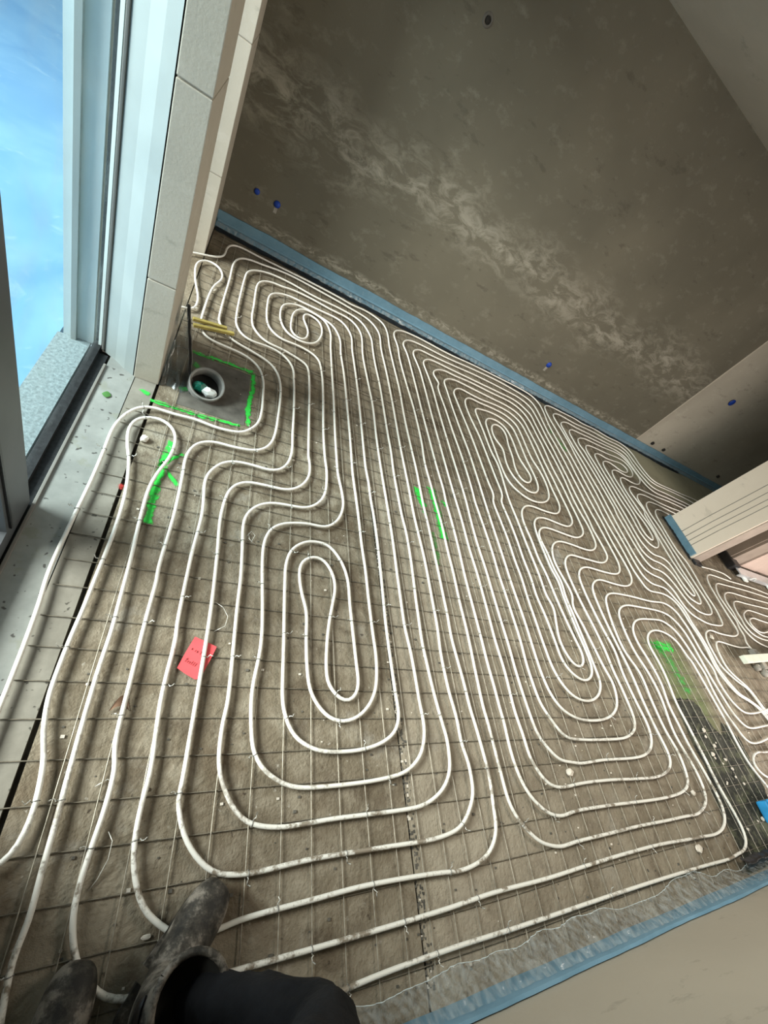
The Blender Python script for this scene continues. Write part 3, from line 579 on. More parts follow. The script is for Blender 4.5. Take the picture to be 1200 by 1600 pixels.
    'n1': '4818 -182 4498 192 4391 368 4315 414 4253 436 4161 470 4108 531 4066 602 4049 679 4061 735 4078 819 4074 954 4052 1030 4048 1145 4002 1234 3906 1275 3790 1281 3647 1277 3600 1311 3605 1333 3584 1380 3563 1468 3565 1564 3564 1709 3547 1878 3541 2067 3551 2116 3552 2322 3553 2542 3552 2740 3546 2869 3536 3183 3523 3336 3524 3503 3550 3620 3603 3675 3677 3707 3930 3718 4183 3728 4297 3707 4574 3727 4832 3700 5131 3711 5270 3660 5317 3568 5316 3388 5345 3248 5352 3228 5377 3171 5464 3127 5872 3136 6166 3147 6561 3166 7522 3098',
    'n2': '4756 -210 4533 170 4430 364 4349 410 4288 441 4199 470 4146 532 4104 604 4087 681 4096 738 4113 822 4110 958 4089 1034 4098 1151 4058 1236 4013 1297 3983 1342 3912 1355 3747 1365 3689 1411 3676 1430 3666 1475 3659 1583 3656 1751 3642 1939 3643 2097 3655 2324 3652 2535 3650 2779 3653 2904 3662 3026 3656 3240 3637 3405 3637 3505 3662 3547 3731 3595 3823 3614 3983 3603 4102 3598 4438 3625 4765 3608 5057 3616 5163 3564 5195 3387 5233 3206 5240 3186 5289 3102 5400 3059 5668 3067 5950 3076 6359 3054 7074 2915',
    'n3': '6775 2834 6139 2949 5820 2951 5561 2958 5301 2952 5205 2982 5162 3057 5124 3132 5093 3300 5089 3473 4985 3525 4672 3518 4368 3521 4046 3506 3910 3519 3824 3493 3750 3445 3712 3398 3712 3299 3713 3039 3736 2794 3742 2559 3752 2372 3743 2213 3741 2125 3734 1927 3740 1742 3749 1595 3775 1509 3786 1498 3909 1462 4007 1454 4068 1406 4115 1343 4124 1257 4143 1193 4188 1133 4277 1102 4394 1073 4557 1070 4682 1080 4743 1105 4752 1144 4782 1218 4787 1304 4780 1405 4793 1526 4813 1646 4816 1790 4763 1912 4762 2081 4780 2256 4789 2369 4841 2460 4926 2514 5019 2527 5129 2520 5265 2511 5631 2523',
    'n4': '6494 2757 5967 2869 5736 2871 5471 2867 5217 2863 5123 2892 5064 2959 5026 3085 5008 3233 4989 3385 4851 3444 4575 3440 4243 3428 3986 3409 3953 3413 3876 3384 3812 3315 3803 3225 3808 3029 3838 2816 3856 2581 3861 2374 3860 2184 3843 2155 3849 1979 3855 1818 3869 1674 3902 1592 3940 1553 4073 1545 4152 1512 4193 1453 4224 1373 4243 1306 4264 1252 4342 1188 4437 1169 4547 1170 4654 1205 4691 1278 4692 1385 4684 1487 4686 1601 4686 1741 4671 1892 4676 2060 4687 2181 4668 2298 4660 2407 4698 2510 4752 2557 4849 2603 4984 2613 5156 2608 5270 2601 5410 2593 5824 2626',
    'n5': '6102 2724 5601 2690 5406 2675 5161 2675 4998 2690 4828 2693 4701 2674 4623 2630 4563 2545 4577 2457 4568 2348 4569 2209 4582 1872 4568 1725 4569 1609 4579 1504 4588 1403 4568 1327 4533 1280 4479 1266 4424 1281 4344 1314 4325 1383 4315 1460 4299 1546 4251 1613 4169 1646 4069 1652 3996 1673 3940 1731 3937 1852 3936 1994 3934 2181 3931 2379 3933 2627 3923 2859 3911 3084 3890 3106 3906 3207 3937 3254 4018 3307 4122 3339 4315 3347 4515 3357 4735 3383 4890 3367 4971 3275 4996 3150 5013 3037 4965 2961 4853 2875 4715 2847 4521 2867 4439 2819 4400 2761 4378 2625 4395 2465 4414 2286 4450 2161 4452 2031 4412 1930 4300 1844 4213 1850 4176 1871 4125 1981 4134 2125 4138 2241 4114 2412 4111 2589 4098 2762 4107 2993 4123 3071 4200 3126 4262 3145 4387 3127 4558 3148 4734 3170 4797 3129 4797 3075 4704 3013 4576 3002 4490 3042 4393 3066 4319 3050 4239 3005 4202 2939 4195 2897 4196 2751 4197 2564 4230 2267 4227 2167 4210 2026 4246 1949 4299 1931 4351 1974 4366 2081 4352 2201 4317 2292 4295 2643 4290 2794 4319 2874 4345 2909 4466 2960 4657 2939 4773 2965 4882 3048 4920 3143 4881 3250 4721 3275 4504 3251 4307 3244 4148 3230 4083 3214 4020 3163 3986 3075 3996 2967 4007 2814 4014 2583 4015 2372 4020 2206 4020 2016 4021 1887 4055 1800 4112 1740 4295 1728 4370 1686 4383 1582 4387 1506 4394 1447 4410 1396 4435 1353 4473 1345 4512 1353 4525 1380 4524 1434 4505 1527 4487 1601 4473 1728 4471 1848 4495 2156 4505 2347 4545 2350 4502 2563 4488 2652 4534 2715 4619 2764 4961 2778 5137 2777 5372 2792 5531 2798 5803 2793 6322 2765',
    'x1': '5393 5 5298 490 4480 329 4467 384 4447 456 4418 516 4327 555 4229 621 4165 685 4169 779 4178 876 4217 945 4268 978 4371 1006 4519 991 4700 987 4823 992 4911 1013 4979 1047 4992 1125 4988 1223 4992 1274 5005 1408 5020 1511 5051 1602 5116 1670 5203 1708 5443 1715 5695 1711 6118 1720 6406 1717 6696 1703 7017 1699',
    'x2': '5812 38 5458 493 4506 345 4482 400 4464 460 4431 525 4358 576 4281 632 4245 690 4255 732 4275 818 4329 888 4381 907 4469 905 4632 890 4815 884 4968 898 5075 877',
    'x3': '7040 1614 6590 1637 6145 1641 5860 1638 5451 1624 5279 1615 5204 1584 5098 1463 5097 1310 5114 1160 5068 1101 5076 1019 5004 950 5027 891 5159 859',
    'x4': '6925 1548 6444 1547 5852 1537 5485 1537 5360 1518 5244 1467 5181 1374 5187 1247 5170 1245 5167 1111 5218 1019 5341 966 5536 936',
    'x5': '6768 1458 6292 1453 5711 1440 5472 1435 5359 1398 5283 1282 5288 1191 5256 1174 5296 1072 5451 1027 5753 1020',
    'x6': '6590 1356 6109 1339 5848 1352 5636 1353 5512 1316 5422 1275 5376 1208 5407 1136 5524 1073 5820 1060',
    'x7': '6408 1252 5961 1248 5769 1257 5621 1264 5465 1211 5449 1174 5501 1118 5597 1101 5761 1123 6014 1177',
    'x8': '4274 85 4078 80 3926 84 3846 68 3801 45 3777 9 3802 -29 3859 -56 3986 -85',
    'x0': '5151 1793 5434 1807 5699 1794 5777 1753',
}


def resample(P, ds):
    d = np.r_[0, np.cumsum(np.hypot(*np.diff(P, axis=0).T))]
    t_ = np.linspace(0, d[-1], max(2, int(d[-1]/ds)))
    return np.stack([np.interp(t_, d, P[:, k]) for k in (0, 1)], 1)

def catmull(P, ds):
    out = []
    Q = np.vstack([2*P[0]-P[1], P, 2*P[-1]-P[-2]])
    for i in range(1, len(Q)-2):
        p0, p1, p2, p3 = Q[i-1:i+3]
        L = np.linalg.norm(p2-p1); n_ = max(1, int(L/ds))
        d1 = np.linalg.norm(p1-p0)**.5+1e-6; d2 = L**.5+1e-6; d3 = np.linalg.norm(p3-p2)**.5+1e-6
        m1 = (p2-p1)+d2*((p1-p0)/d1-(p2-p0)/(d1+d2)); m2 = (p2-p1)+d2*((p3-p2)/d3-(p3-p1)/(d2+d3))
        t_ = (np.arange(n_)/n_)[:, None]
        out.append((2*t_**3-3*t_**2+1)*p1+(t_**3-2*t_**2+t_)*m1+(-2*t_**3+3*t_**2)*p2+(t_**3-t_**2)*m2)
    out.append(Q[-2][None, :]); return np.vstack(out)

def smooth(P, ds):
    r = np.hypot(P[:, 0], P[:, 1]); sig = np.clip(0.010+0.006*r, 0.012, 0.032)/ds
    out = P.copy(); N = len(P)
    for i in range(N):
        k = min(int(3*sig[i])+1, i, N-1-i)
        w_ = np.exp(-0.5*(np.arange(-k, k+1)/sig[i])**2); out[i] = (w_/w_.sum()) @ P[i-k:i+k+1]
    return out

plab = dict(
 edge='white heating pipe running along the window sill, round the drain and into the corner',
 outer='white heating pipe looping narrowly beside the sill, then running lowest along the front wall',
 left='white heating pipe coiled over the left third, small whorl by the back wall',
 m='white heating pipe coiled in the middle of the room with many stepped bends',
 n1='white heating pipe, outermost of the far right coil, hugging the back wall',
 n2='white heating pipe, second from outside in the far right coil',
 n3='white heating pipe, third from outside in far right coil, closest to the pillar foot',
 n4='white heating pipe, fourth from outside in the far right coil, hairpin left of pillar',
 n5='white heating pipe folded in the innermost hairpins of the far right coil',
 x1='white heating pipe stepping down right of the pillar, nearest the silver profile',
 x2='white heating pipe starting at the cream beam tip and curving to the right edge',
 x3='white heating pipe, second inside the coil behind the silver profile',
 x4='white heating pipe, third inside the coil behind the silver profile',
 x5='white heating pipe, fourth inside the coil behind the silver profile',
 x6='white heating pipe, fifth inside the coil behind the silver profile',
 x7='white heating pipe, innermost bend of the coil behind the silver profile',
 x8='white heating pipe making a wide bend below the cream beam at right edge',
 x0='short white heating pipe piece just right of the pillar foot')
# tie: a loop of bright wire round the pipe with a twisted tail
def tie_mesh(sd):
    rr = random.Random(sd); V, F = [], []
    def addtube(pts, r, n_=5):
        P = [Vector(p) for p in pts]; b0 = len(V)
        for i, p in enumerate(P):
            t_ = (P[min(i+1, len(P)-1)]-P[max(i-1, 0)]).normalized(); a = t_.orthogonal().normalized(); c_ = t_.cross(a)
            for k in range(n_):
                V.append(tuple(p + r*(math.cos(2*PI*k/n_)*a + math.sin(2*PI*k/n_)*c_)))
        for i in range(len(P)-1):
            for k in range(n_): F.append((b0+i*n_+k, b0+i*n_+(k+1) % n_, b0+(i+1)*n_+(k+1) % n_, b0+(i+1)*n_+k))
    R_ = 0.0079
    addtube([(0.002*math.sin(a*0.5), R_*math.cos(a), R_*math.sin(a)) for a in np.linspace(0, 2*PI, 13)], 0.0012)
    s_ = rr.choice((-1, 1)); q = [(0, s_*R_, 0.002)]
    for k in range(1, 6): q.append((0.003*math.sin(k*1.6)+rr.uniform(-.002, .002), s_*(R_+0.0036*k), 0.004+0.0028*k*rr.uniform(0.3, 1.4)))
    addtube(q, 0.0015, 5)
    me = mesh('wire_tie', V, F); me.materials.append(M_hose); me.materials.append(M_tie)
    for q_, p_ in enumerate(me.polygons): p_.material_index = 0 if q_ < 60 else 1
    me.polygons.foreach_set('use_smooth', [True]*len(me.polygons)); return me
TIES = [tie_mesh(k) for k in range(4)]
PR = 0.0067
tie_total = 0
for key, s_ in PIPES.items():
    P = np.array([int(v) for v in s_.split()], float).reshape(-1, 2)/1000.0
    Q = smooth(resample(catmull(P, 0.008), 0.01), 0.01)
    Q = np.vstack([Q[:-1:2], Q[-1:]])
    Z = [0.0205 + 0.0022*N3(x*1.3, y*1.3, len(key)*2.2) + (0.0 if key not in ('n2', 'x2') else 0.001) for x, y in Q]
    P3 = np.column_stack([Q, Z])
    o = tube('heating_pipe', P3, PR, M_pipe, None, n=10)
    tag(o, plab[key], 'pipe', 'floor heating pipes')
    last = -1.0; s = 0.0; T_ = np.gradient(P3, axis=0)
    for i in range(2, len(P3)-2):
        s += float(np.linalg.norm(P3[i]-P3[i-1]))
        x, y, z = P3[i]
        if y < -0.2 and x < 0.55: continue
        fy = abs(((y-0.027)/0.0965+0.5) % 1-0.5)*0.0965; fx = abs(((x-0.035)/0.0985+0.5) % 1-0.5)*0.0985
        mainx = abs(T_[i][0]) > abs(T_[i][1])
        near = (fx if mainx else fy) < 0.010
        d = math.hypot(x, y)
        if near and s-last > (0.24 if d < 1.6 else 0.42) and d < 2.9 and rnd.random() < 0.62 and tie_total < 290:
            last = s; tie_total += 1
            c_ = bpy.data.objects.new('wire_tie', TIES[rnd.randrange(4)]); C.objects.link(c_); c_.parent = o
            c_.location = (x, y, z); c_.rotation_euler = (0, 0, math.atan2(T_[i][1], T_[i][0]))

# ------------------------------------------------------------------ spray marks on the floor
def stroke(name, pts, wd, mt, parent, z=0.0016):
    P = np.array(pts, float); Q = resample(P, 0.012); N = len(Q)
    T_ = np.gradient(Q, axis=0); T_ /= np.linalg.norm(T_, axis=1)[:, None]; Nn = np.column_stack([-T_[:, 1], T_[:, 0]])
    V, F, E_ = [], [], []
    for i in range(N):
        w_ = wd*(0.85+0.4*N3(Q[i][0]*20, Q[i][1]*20))
        for j, e in enumerate((-1, -0.5, 0, 0.5, 1)):
            p = Q[i]+Nn[i]*w_*e; V.append((p[0], p[1], z)); E_.append(max(abs(e), 1.0 if i in (0, N-1) else 0))
    for i in range(N-1):
        for j in range(4): F.append((i*5+j, (i+1)*5+j, (i+1)*5+j+1, i*5+j+1))
    me = mesh(name, V, F); a = me.attributes.new('edge', 'FLOAT', 'POINT'); a.data.foreach_set('value', E_)
    return link(name, me, mt, parent)
for pts, wd, mm in (
    ([(-0.06, 2.145), (0.10, 2.16), (0.285, 2.165)], 0.022, M_spray), ([(0.282, 2.17), (0.286, 2.0), (0.276, 1.85), (0.287, 1.70)], 0.017, M_spray),
    ([(-0.16, 1.668), (0.06, 1.668), (0.25, 1.688)], 0.015, M_spray), ([(-0.215, 1.72), (-0.165, 1.70)], 0.015, M_spray),
    ([(-0.065, 1.83), (-0.02, 1.82)], 0.024, M_spray), ([(-0.03, 2.08), (0.0, 2.0)], 0.03, M_spray_faint),
    ([(-0.024, 1.45), (-0.036, 1.30), (-0.040, 1.16), (-0.030, 0.99)], 0.024, M_spray), ([(0.03, 1.395), (-0.01, 1.35), (-0.055, 1.29)], 0.012, M_spray),
    ([(-0.02, 1.28), (0.038, 1.205)], 0.012, M_spray),
    ([(1.35, 1.65), (1.352, 1.56), (1.385, 1.50)], 0.032, M_spray), ([(1.47, 1.69), (1.478, 1.50), (1.476, 1.28)], 0.034, M_spray),
    ([(1.54, 1.60), (1.57, 1.56)], 0.022, M_spray), ([(1.35, 1.47), (1.40, 1.43)], 0.02, M_spray_faint), ([(1.405, 1.33), (1.40, 1.20), (1.39, 1.08)], 0.026, M_spray_faint),
    ([(1.66, 1.42), (1.68, 1.38)], 0.02, M_spray_faint),
    ([(3.30, 0.80), (3.42, 0.79), (3.56, 0.80)], 0.05, M_spray), ([(3.28, 0.83), (3.42, 0.70), (3.45, 0.45)], 0.09, M_spray_faint),
    ([(3.42, 3.20), (3.50, 3.08), (3.56, 2.90)], 0.05, M_spray_faint),
    ([(-0.155, 1.16), (-0.148, 1.11)], 0.016, M_redspray)):
    o = stroke('spray_mark', pts, wd, mm, fl, 0.0032 if (1.6 < pts[0][1] < 2.3 and pts[0][0] < 0.4) else 0.0018)

# pink note with handwriting
nt_ = empty('paper_note', (0.22, 0.50, 0), 'pinkish red paper note with dark handwriting lying under the pipes', 'note')
pc_ = [(0.201, 0.573), (0.246, 0.556), (0.276, 0.543), (0.262, 0.50), (0.238, 0.436), (0.222, 0.432), (0.190, 0.449), (0.163, 0.466), (0.178, 0.512)]
me = mesh('sheet', [(x, y, 0.0115+0.001*math.sin(30*x)) for x, y in pc_] + [(x, y, 0.0121+0.001*math.sin(30*x)) for x, y in pc_], [tuple(range(9)), tuple(range(17, 8, -1))] + [(k, (k+1) % 9, 9+(k+1) % 9, 9+k) for k in range(9)])
link('sheet', me, simple('red_paper', (0.80, 0.10, 0.11), 0.7, 0.06, 20), nt_)
V, F = [], []
ax = Vector((0.9, -0.42)).normalized(); ay = Vector((0.42, 0.9)).normalized()
def pen(a, b_, w_=0.0007):
    d = (Vector(b_)-Vector(a)).normalized(); n_ = Vector((-d.y, d.x))*w_; q = len(V)
    for p in (Vector(a)+n_, Vector(b_)+n_, Vector(b_)-n_, Vector(a)-n_): V.append((p.x, p.y, 0.0136))
    F.append((q, q+3, q+2, q+1))
def script(o_, words_):
    x = 0.0
    for ch in words_:
        if ch == ' ': x += 0.006; continue
        h_ = {'t': 0.014, 'l': 0.014, 'k': 0.014, 'f': 0.015, '/': 0.013}.get(ch, 0.007)
        base = Vector(o_) + ax*x
        pen(base, base + ax*0.002 + ay*h_)
        if ch in 'ae': pen(base + ay*0.006, base + ax*0.004 + ay*0.001)
        if ch in 'tf': pen(base - ax*0.002 + ay*h_*0.65, base + ax*0.005 + ay*h_*0.65)
        if ch in 'ro': pen(base + ay*0.006, base + ax*0.004 + ay*0.0065)
        x += 0.0068
script((0.196, 0.527), 'e de t')
script((0.183, 0.487), 'for///')
link('handwriting', mesh('handwriting', V, F), M_hole, nt_)

# ------------------------------------------------------------------ drain, film flap, battens
dr = empty('drain_stub', (0.05, 1.88, 0), 'grey corrugated duct stub with crumpled green and white bags inside, within green square', 'duct')
Mt = Matrix.Rotation(0.52, 3, 'X') @ Matrix.Rotation(0.10, 3, 'Y')
DC = (0.048, 1.868, 0.012)
prof = []
for k in range(5):
    z0 = -0.010+0.014*k; prof += [(0.078, z0), (0.0835, z0+0.004), (0.0835, z0+0.008), (0.078, z0+0.012)]
prof += [(0.082, 0.064), (0.080, 0.067), (0.074, 0.065), (0.073, 0.05), (0.072, -0.008)]
lathe('duct_wall', prof, M_hose, dr, 40, DC, Mt)
lathe('rim', [(0.083, 0.062), (0.086, 0.065), (0.085, 0.069), (0.081, 0.071), (0.078, 0.068)], simple('worn_rim', (0.24, 0.235, 0.215), 0.4, 0.1, 30), dr, 40, DC, Mt)
lathe('dark_inside', [(0.0, -0.004), (0.0725, -0.004)], M_hole, dr, 24, DC, Mt)
gb = rock('green_bag', (0.022, 1.838, 0.035), (0.034, 0.028, 0.034), M_bag, 4.0, None, 0.9); tag(gb, 'crumpled dark green plastic bag stuffed in the duct stub', 'bag')
wb_ = rock('white_bag', (0.072, 1.822, 0.034), (0.036, 0.024, 0.030), M_wbag, 7.0, None, 0.9); tag(wb_, 'crumpled white plastic bag stuffed in the duct stub', 'bag')

ff = empty('film_flap', (-0.08, 1.95, 0), 'smoky plastic film wrapped round the foot of the pale block pier, black folded edge', 'film')
def flap(u, v):
    # u from pier (0) to free edge (1); v up
    a = Vector((-0.148, 1.79 + 0.32*v, 0)); b_ = Vector((-0.010, 1.806, 0)).lerp(Vector((-0.122, 2.22, 0)), v)
    p = a.lerp(b_, u); z = (0.004 + v*(0.33*(1-u)+0.21*u))
    return (p.x + 0.006*N3(u*5, v*6), p.y + 0.03*math.sin(u*7+v*3)*0.5*(u*(1-u)*4) + 0.01*N3(u*9, v*9, 2), z + 0.006*N3(u*6, v*4, 5))
grid_sheet('film_sheet', 18, 20, flap, M_filmdk, ff)
ed = [Vector(flap(1, k/16)) for k in range(17)]
V, F = [], []
for k, p in enumerate(ed):
    wd = 0.010 + 0.004*N3(k*0.5, 3)
    V += [(p.x-0.002, p.y-0.003, p.z), (p.x+wd, p.y-0.006, p.z), (p.x+wd, p.y+0.002, p.z), (p.x-0.002, p.y+0.004, p.z)]
for k in range(16):
    for j in range(4): F.append((k*4+j, k*4+(j+1) % 4, (k+1)*4+(j+1) % 4, (k+1)*4+j))
F += [(0, 3, 2, 1), (64, 65, 66, 67)]
link('black_fold', mesh('black_fold', V, F), M_black, ff)
tube('pale_hem', [(p.x+0.013, p.y-0.006, p.z) for p in ed], 0.0016, M_greyfr, ff, n=5)
tube('pale_hem', [(p.x-0.003, p.y-0.005, p.z) for p in ed], 0.0012, M_greyfr, ff, n=5)

def batten(a, b_, z, lab):
    a = Vector(a); b_ = Vector(b_); L = (b_-a).length; c_ = (a+b_)/2
    o = box('wooden_batten', -L/2, L/2, -0.011, 0.011, -0.008, 0.008, M_wood, None, 0.002)
    o.location = (c_.x, c_.y, z); o.rotation_euler = (0, 0, math.atan2(b_.y-a.y, b_.x-a.x)); tag(o, lab, 'batten', 'yellow battens by the drain')
batten((-0.094, 2.395), (0.088, 2.44), 0.041, 'shorter yellow wooden batten lying across the pipes, farther from the drain')
batten((-0.082, 2.335), (0.132, 2.415), 0.041, 'longer yellow wooden batten lying across the pipes, nearer the drain')

# loose tie wires and crumbs
def loose(name, pts, lab):
    o = tube(name, pts, 0.0011, M_tie, None, n=5); tag(o, lab, 'wire', 'loose tie wires'); return o
loose('loose_wire', [(0.235, 0.72, .008), (0.28, 0.69, .014), (0.30, 0.655, .017), (0.295, 0.62, .013), (0.262, 0.60, .006)], 'long thin bent tie wire lying between pipes above the pink note')
loose('loose_wire', [(0.075, 0.055, .012), (0.088, 0.035, .018), (0.088, 0.0, .016), (0.075, -0.035, .008), (0.062, -0.055, .004)], 'curved tie wire between the two leftmost pipes near the boots')
loose('loose_wire', [(0.335, 1.02, .006), (0.355, 1.05, .015), (0.372, 1.035, .011), (0.36, 1.0, .006)], 'bunched tie wire in the bend above the central long loop')
loose('loose_wire', [(0.345, 1.045, .006), (0.35, 1.01, .012), (0.38, 0.99, .006)], 'short tie wire stub crossing the bunched wire above the central long loop')
loose('loose_wire', [(0.02, 0.155, .006), (0.045, 0.17, .006), (0.06, 0.16, .010)], 'short straight tie wire lying left of the narrow loop pipe')
def crumb(loc, s_, sd, lab, grp='plaster crumbs on the floor'):
    o = rock('plaster_crumb', (loc[0], loc[1], s_[2]*0.55+loc[2]), s_, M_stone, sd); tag(o, lab, 'debris', grp); return o
crumb((1.913, 0.079, 0.0), (0.020, 0.017, 0.018), 1, 'large pale plaster crumb inside the lower bends of the middle coil')
crumb((2.705, -0.292, 0.0), (0.024, 0.018, 0.018), 2, 'pointed pale plaster crumb near the lower right corner bend')
crumb((2.87, -0.072, 0.012), (0.014, 0.014, 0.016), 3, 'small pale crumb touching the outer side of a right hand bend')
crumb((-0.130, 1.413, 0.0), (0.016, 0.020, 0.020), 4, 'white plaster crumb inside the narrow loop beside the sill')
crumb((4.35, 0.945, 0.0), (0.020, 0.02, 0.02), 5, 'white crumb by the bend left of the cream beam')
crumb((0.205, -0.158, 0.002), (0.012, 0.005, 0.005), 6, 'sliver of white plastic left of the muddy boot toe')
r3 = random.Random(12)
for k in range(16):
    u = r3.random(); v = r3.random()
    x = 3.24 + 0.30*u; y = -0.28 + 0.52*v; q = 0.006+0.010*r3.random()
    crumb((x+0.1*v, y, 0.006), (q, q*0.8, q*0.8), 20+k, 'one of the pale rubble crumbs scattered on the black membrane', 'rubble on the black membrane')
V, F = [], []
r4 = random.Random(5)
for k in range(900):
    x = -0.1+4.6*r4.random(); y = -0.40+3.9*r4.random()**1.3; q = 0.0012+0.0028*r4.random()
    box_data(x-q, x+q*1.4, y-q, y+q, 0.0, q*1.2, V, F)
me = mesh('grit', V, F); me.materials.append(M_mortar); me.materials.append(M_stone)
for q, p in enumerate(me.polygons): p.material_index = 1 if (q // 6) % 4 == 0 else 0
o = link('grit', me, None, fl); tag(o, kind='stuff')
# dried leaf by the second pipe
def leaf(u, v):
    return (0.005+0.055*u, 0.335+0.03*math.sin(u*3)+(v-0.5)*0.03*math.sin(PI*u), 0.006+0.008*math.sin(u*5)+0.006*abs(v-0.5))
tag(grid_sheet('dried_leaf', 8, 4, leaf, simple('leaf_brown', (0.16, 0.09, 0.055), 0.8, 0.2, 30)), 'curled brown dried leaf touching the second pipe from the sill', 'leaf')
tag(grid_sheet('fresh_leaf', 6, 4, lambda u, v: (-0.335+0.035*u, 1.61+0.02*(v-0.5)*math.sin(PI*u)*2, 0.006+0.003*math.sin(3*u)), simple('leaf_green', (0.06, 0.17, 0.04), 0.6, 0.1, 30)), 'small green leaf lying on the window sill near the jamb', 'leaf')

# ------------------------------------------------------------------ wall caps, hole and plugs
def cap(x, z, r_, lab, mt=M_cap, streak=True):
    e = empty('socket_cap', (x, YF, z), lab, 'cap', 'blue caps on the back wall')
    lathe('cap_disc', [(0.0, 0.012), (r_*0.6, 0.012), (r_, 0.006), (r_*1.05, 0.0)], mt, e, 18, (x, YF-0.001, z), Matrix.Rotation(PI/2, 3, 'X'))
    if streak: box('smear', x-r_*0.5, x+r_*0.5, YF-0.003, YF+0.001, z-r_*2.6, z-r_*0.9, M_clutter, e)
cap(0.072-0.005, 0.372, 0.020, 'small blue cap on the back wall, left one of the pair by the corner', streak=False)
cap(0.222, 0.366, 0.024, 'blue cap with a smear beneath, right one of the pair by the back wall corner')
cap(3.32, 0.377, 0.030, 'single blue cap on the middle of the back wall above the foam strip')
cap(6.05, 1.12, 0.042, 'blue square-looking cap on the end bay beyond the wall bead', streak=False)
def scrap(u, v):
    return (2.46+0.10*u+0.02*N3(v*4, 1), 1.30+0.13*v+0.02*N3(u*4, 3), 0.030+0.010*N3(u*7, v*7))
tag(grid_sheet('film_scrap', 8, 8, scrap, M_film), 'scrap of clear film lying on the bends of the middle coil', 'film')
def lippl(u, v):
    y = 1.86+0.58*u
    return (5.006-0.022*v-0.014*abs(N3(y*11, 3)), y, 0.014*(1-v)+0.004+0.01*abs(N3(y*19, v)))
grid_sheet('black_film_shadow_lip', 40, 3, lippl, M_black, fp)  # black film also painting the wavy shadow line along the pillar foam
box('black_foot', 5.03, 5.17, 1.80, 1.872, 0.001, 0.03, M_black, fp, 0.008)
h_ = empty('wall_anchor_hole', (1.02, YF, 1.87), 'dark anchor hole with a pale ring high on the back wall', 'hole')
lathe('hole_ring', [(0.0, 0.002), (0.020, 0.002), (0.021, 0.008), (0.030, 0.006), (0.036, 0.0)], M_mortar, h_, 18, (1.02, YF, 1.88), Matrix.Rotation(PI/2, 3, 'X'))
lathe('plug', [(0.0, 0.004), (0.016, 0.004), (0.018, 0.0)], M_hole, h_, 14, (1.02, YF-0.004, 1.88), Matrix.Rotation(PI/2, 3, 'X'))
for k, (x, z) in enumerate(((5.75, 0.19), (6.05, 0.185), (7.6, 0.24))):
    o = lathe('wall_plug', [(0.0, 0.02), (0.022, 0.02), (0.026, 0.0)], M_hole, None, 12, (x, YF+0.011, z), Matrix.Rotation(PI/2, 3, 'X'))
    tag(o, ('black plug just above the foam strip right of the wall bead', 'second black plug right of the wall bead', 'lone black plug near the pillar above the foam strip')[k], 'plug', 'black plugs in the end bay')

lp = empty('added_fill_housing', (2.3, 0.9, 2.45), 'added housing of the unseen fill light under the ceiling', 'lamp')
box('housing', 1.73, 2.87, 0.53, 1.27, 2.455, ZC-0.001, M_dkfr, lp, 0.004)  # dark box added over the invented fill light, out of view
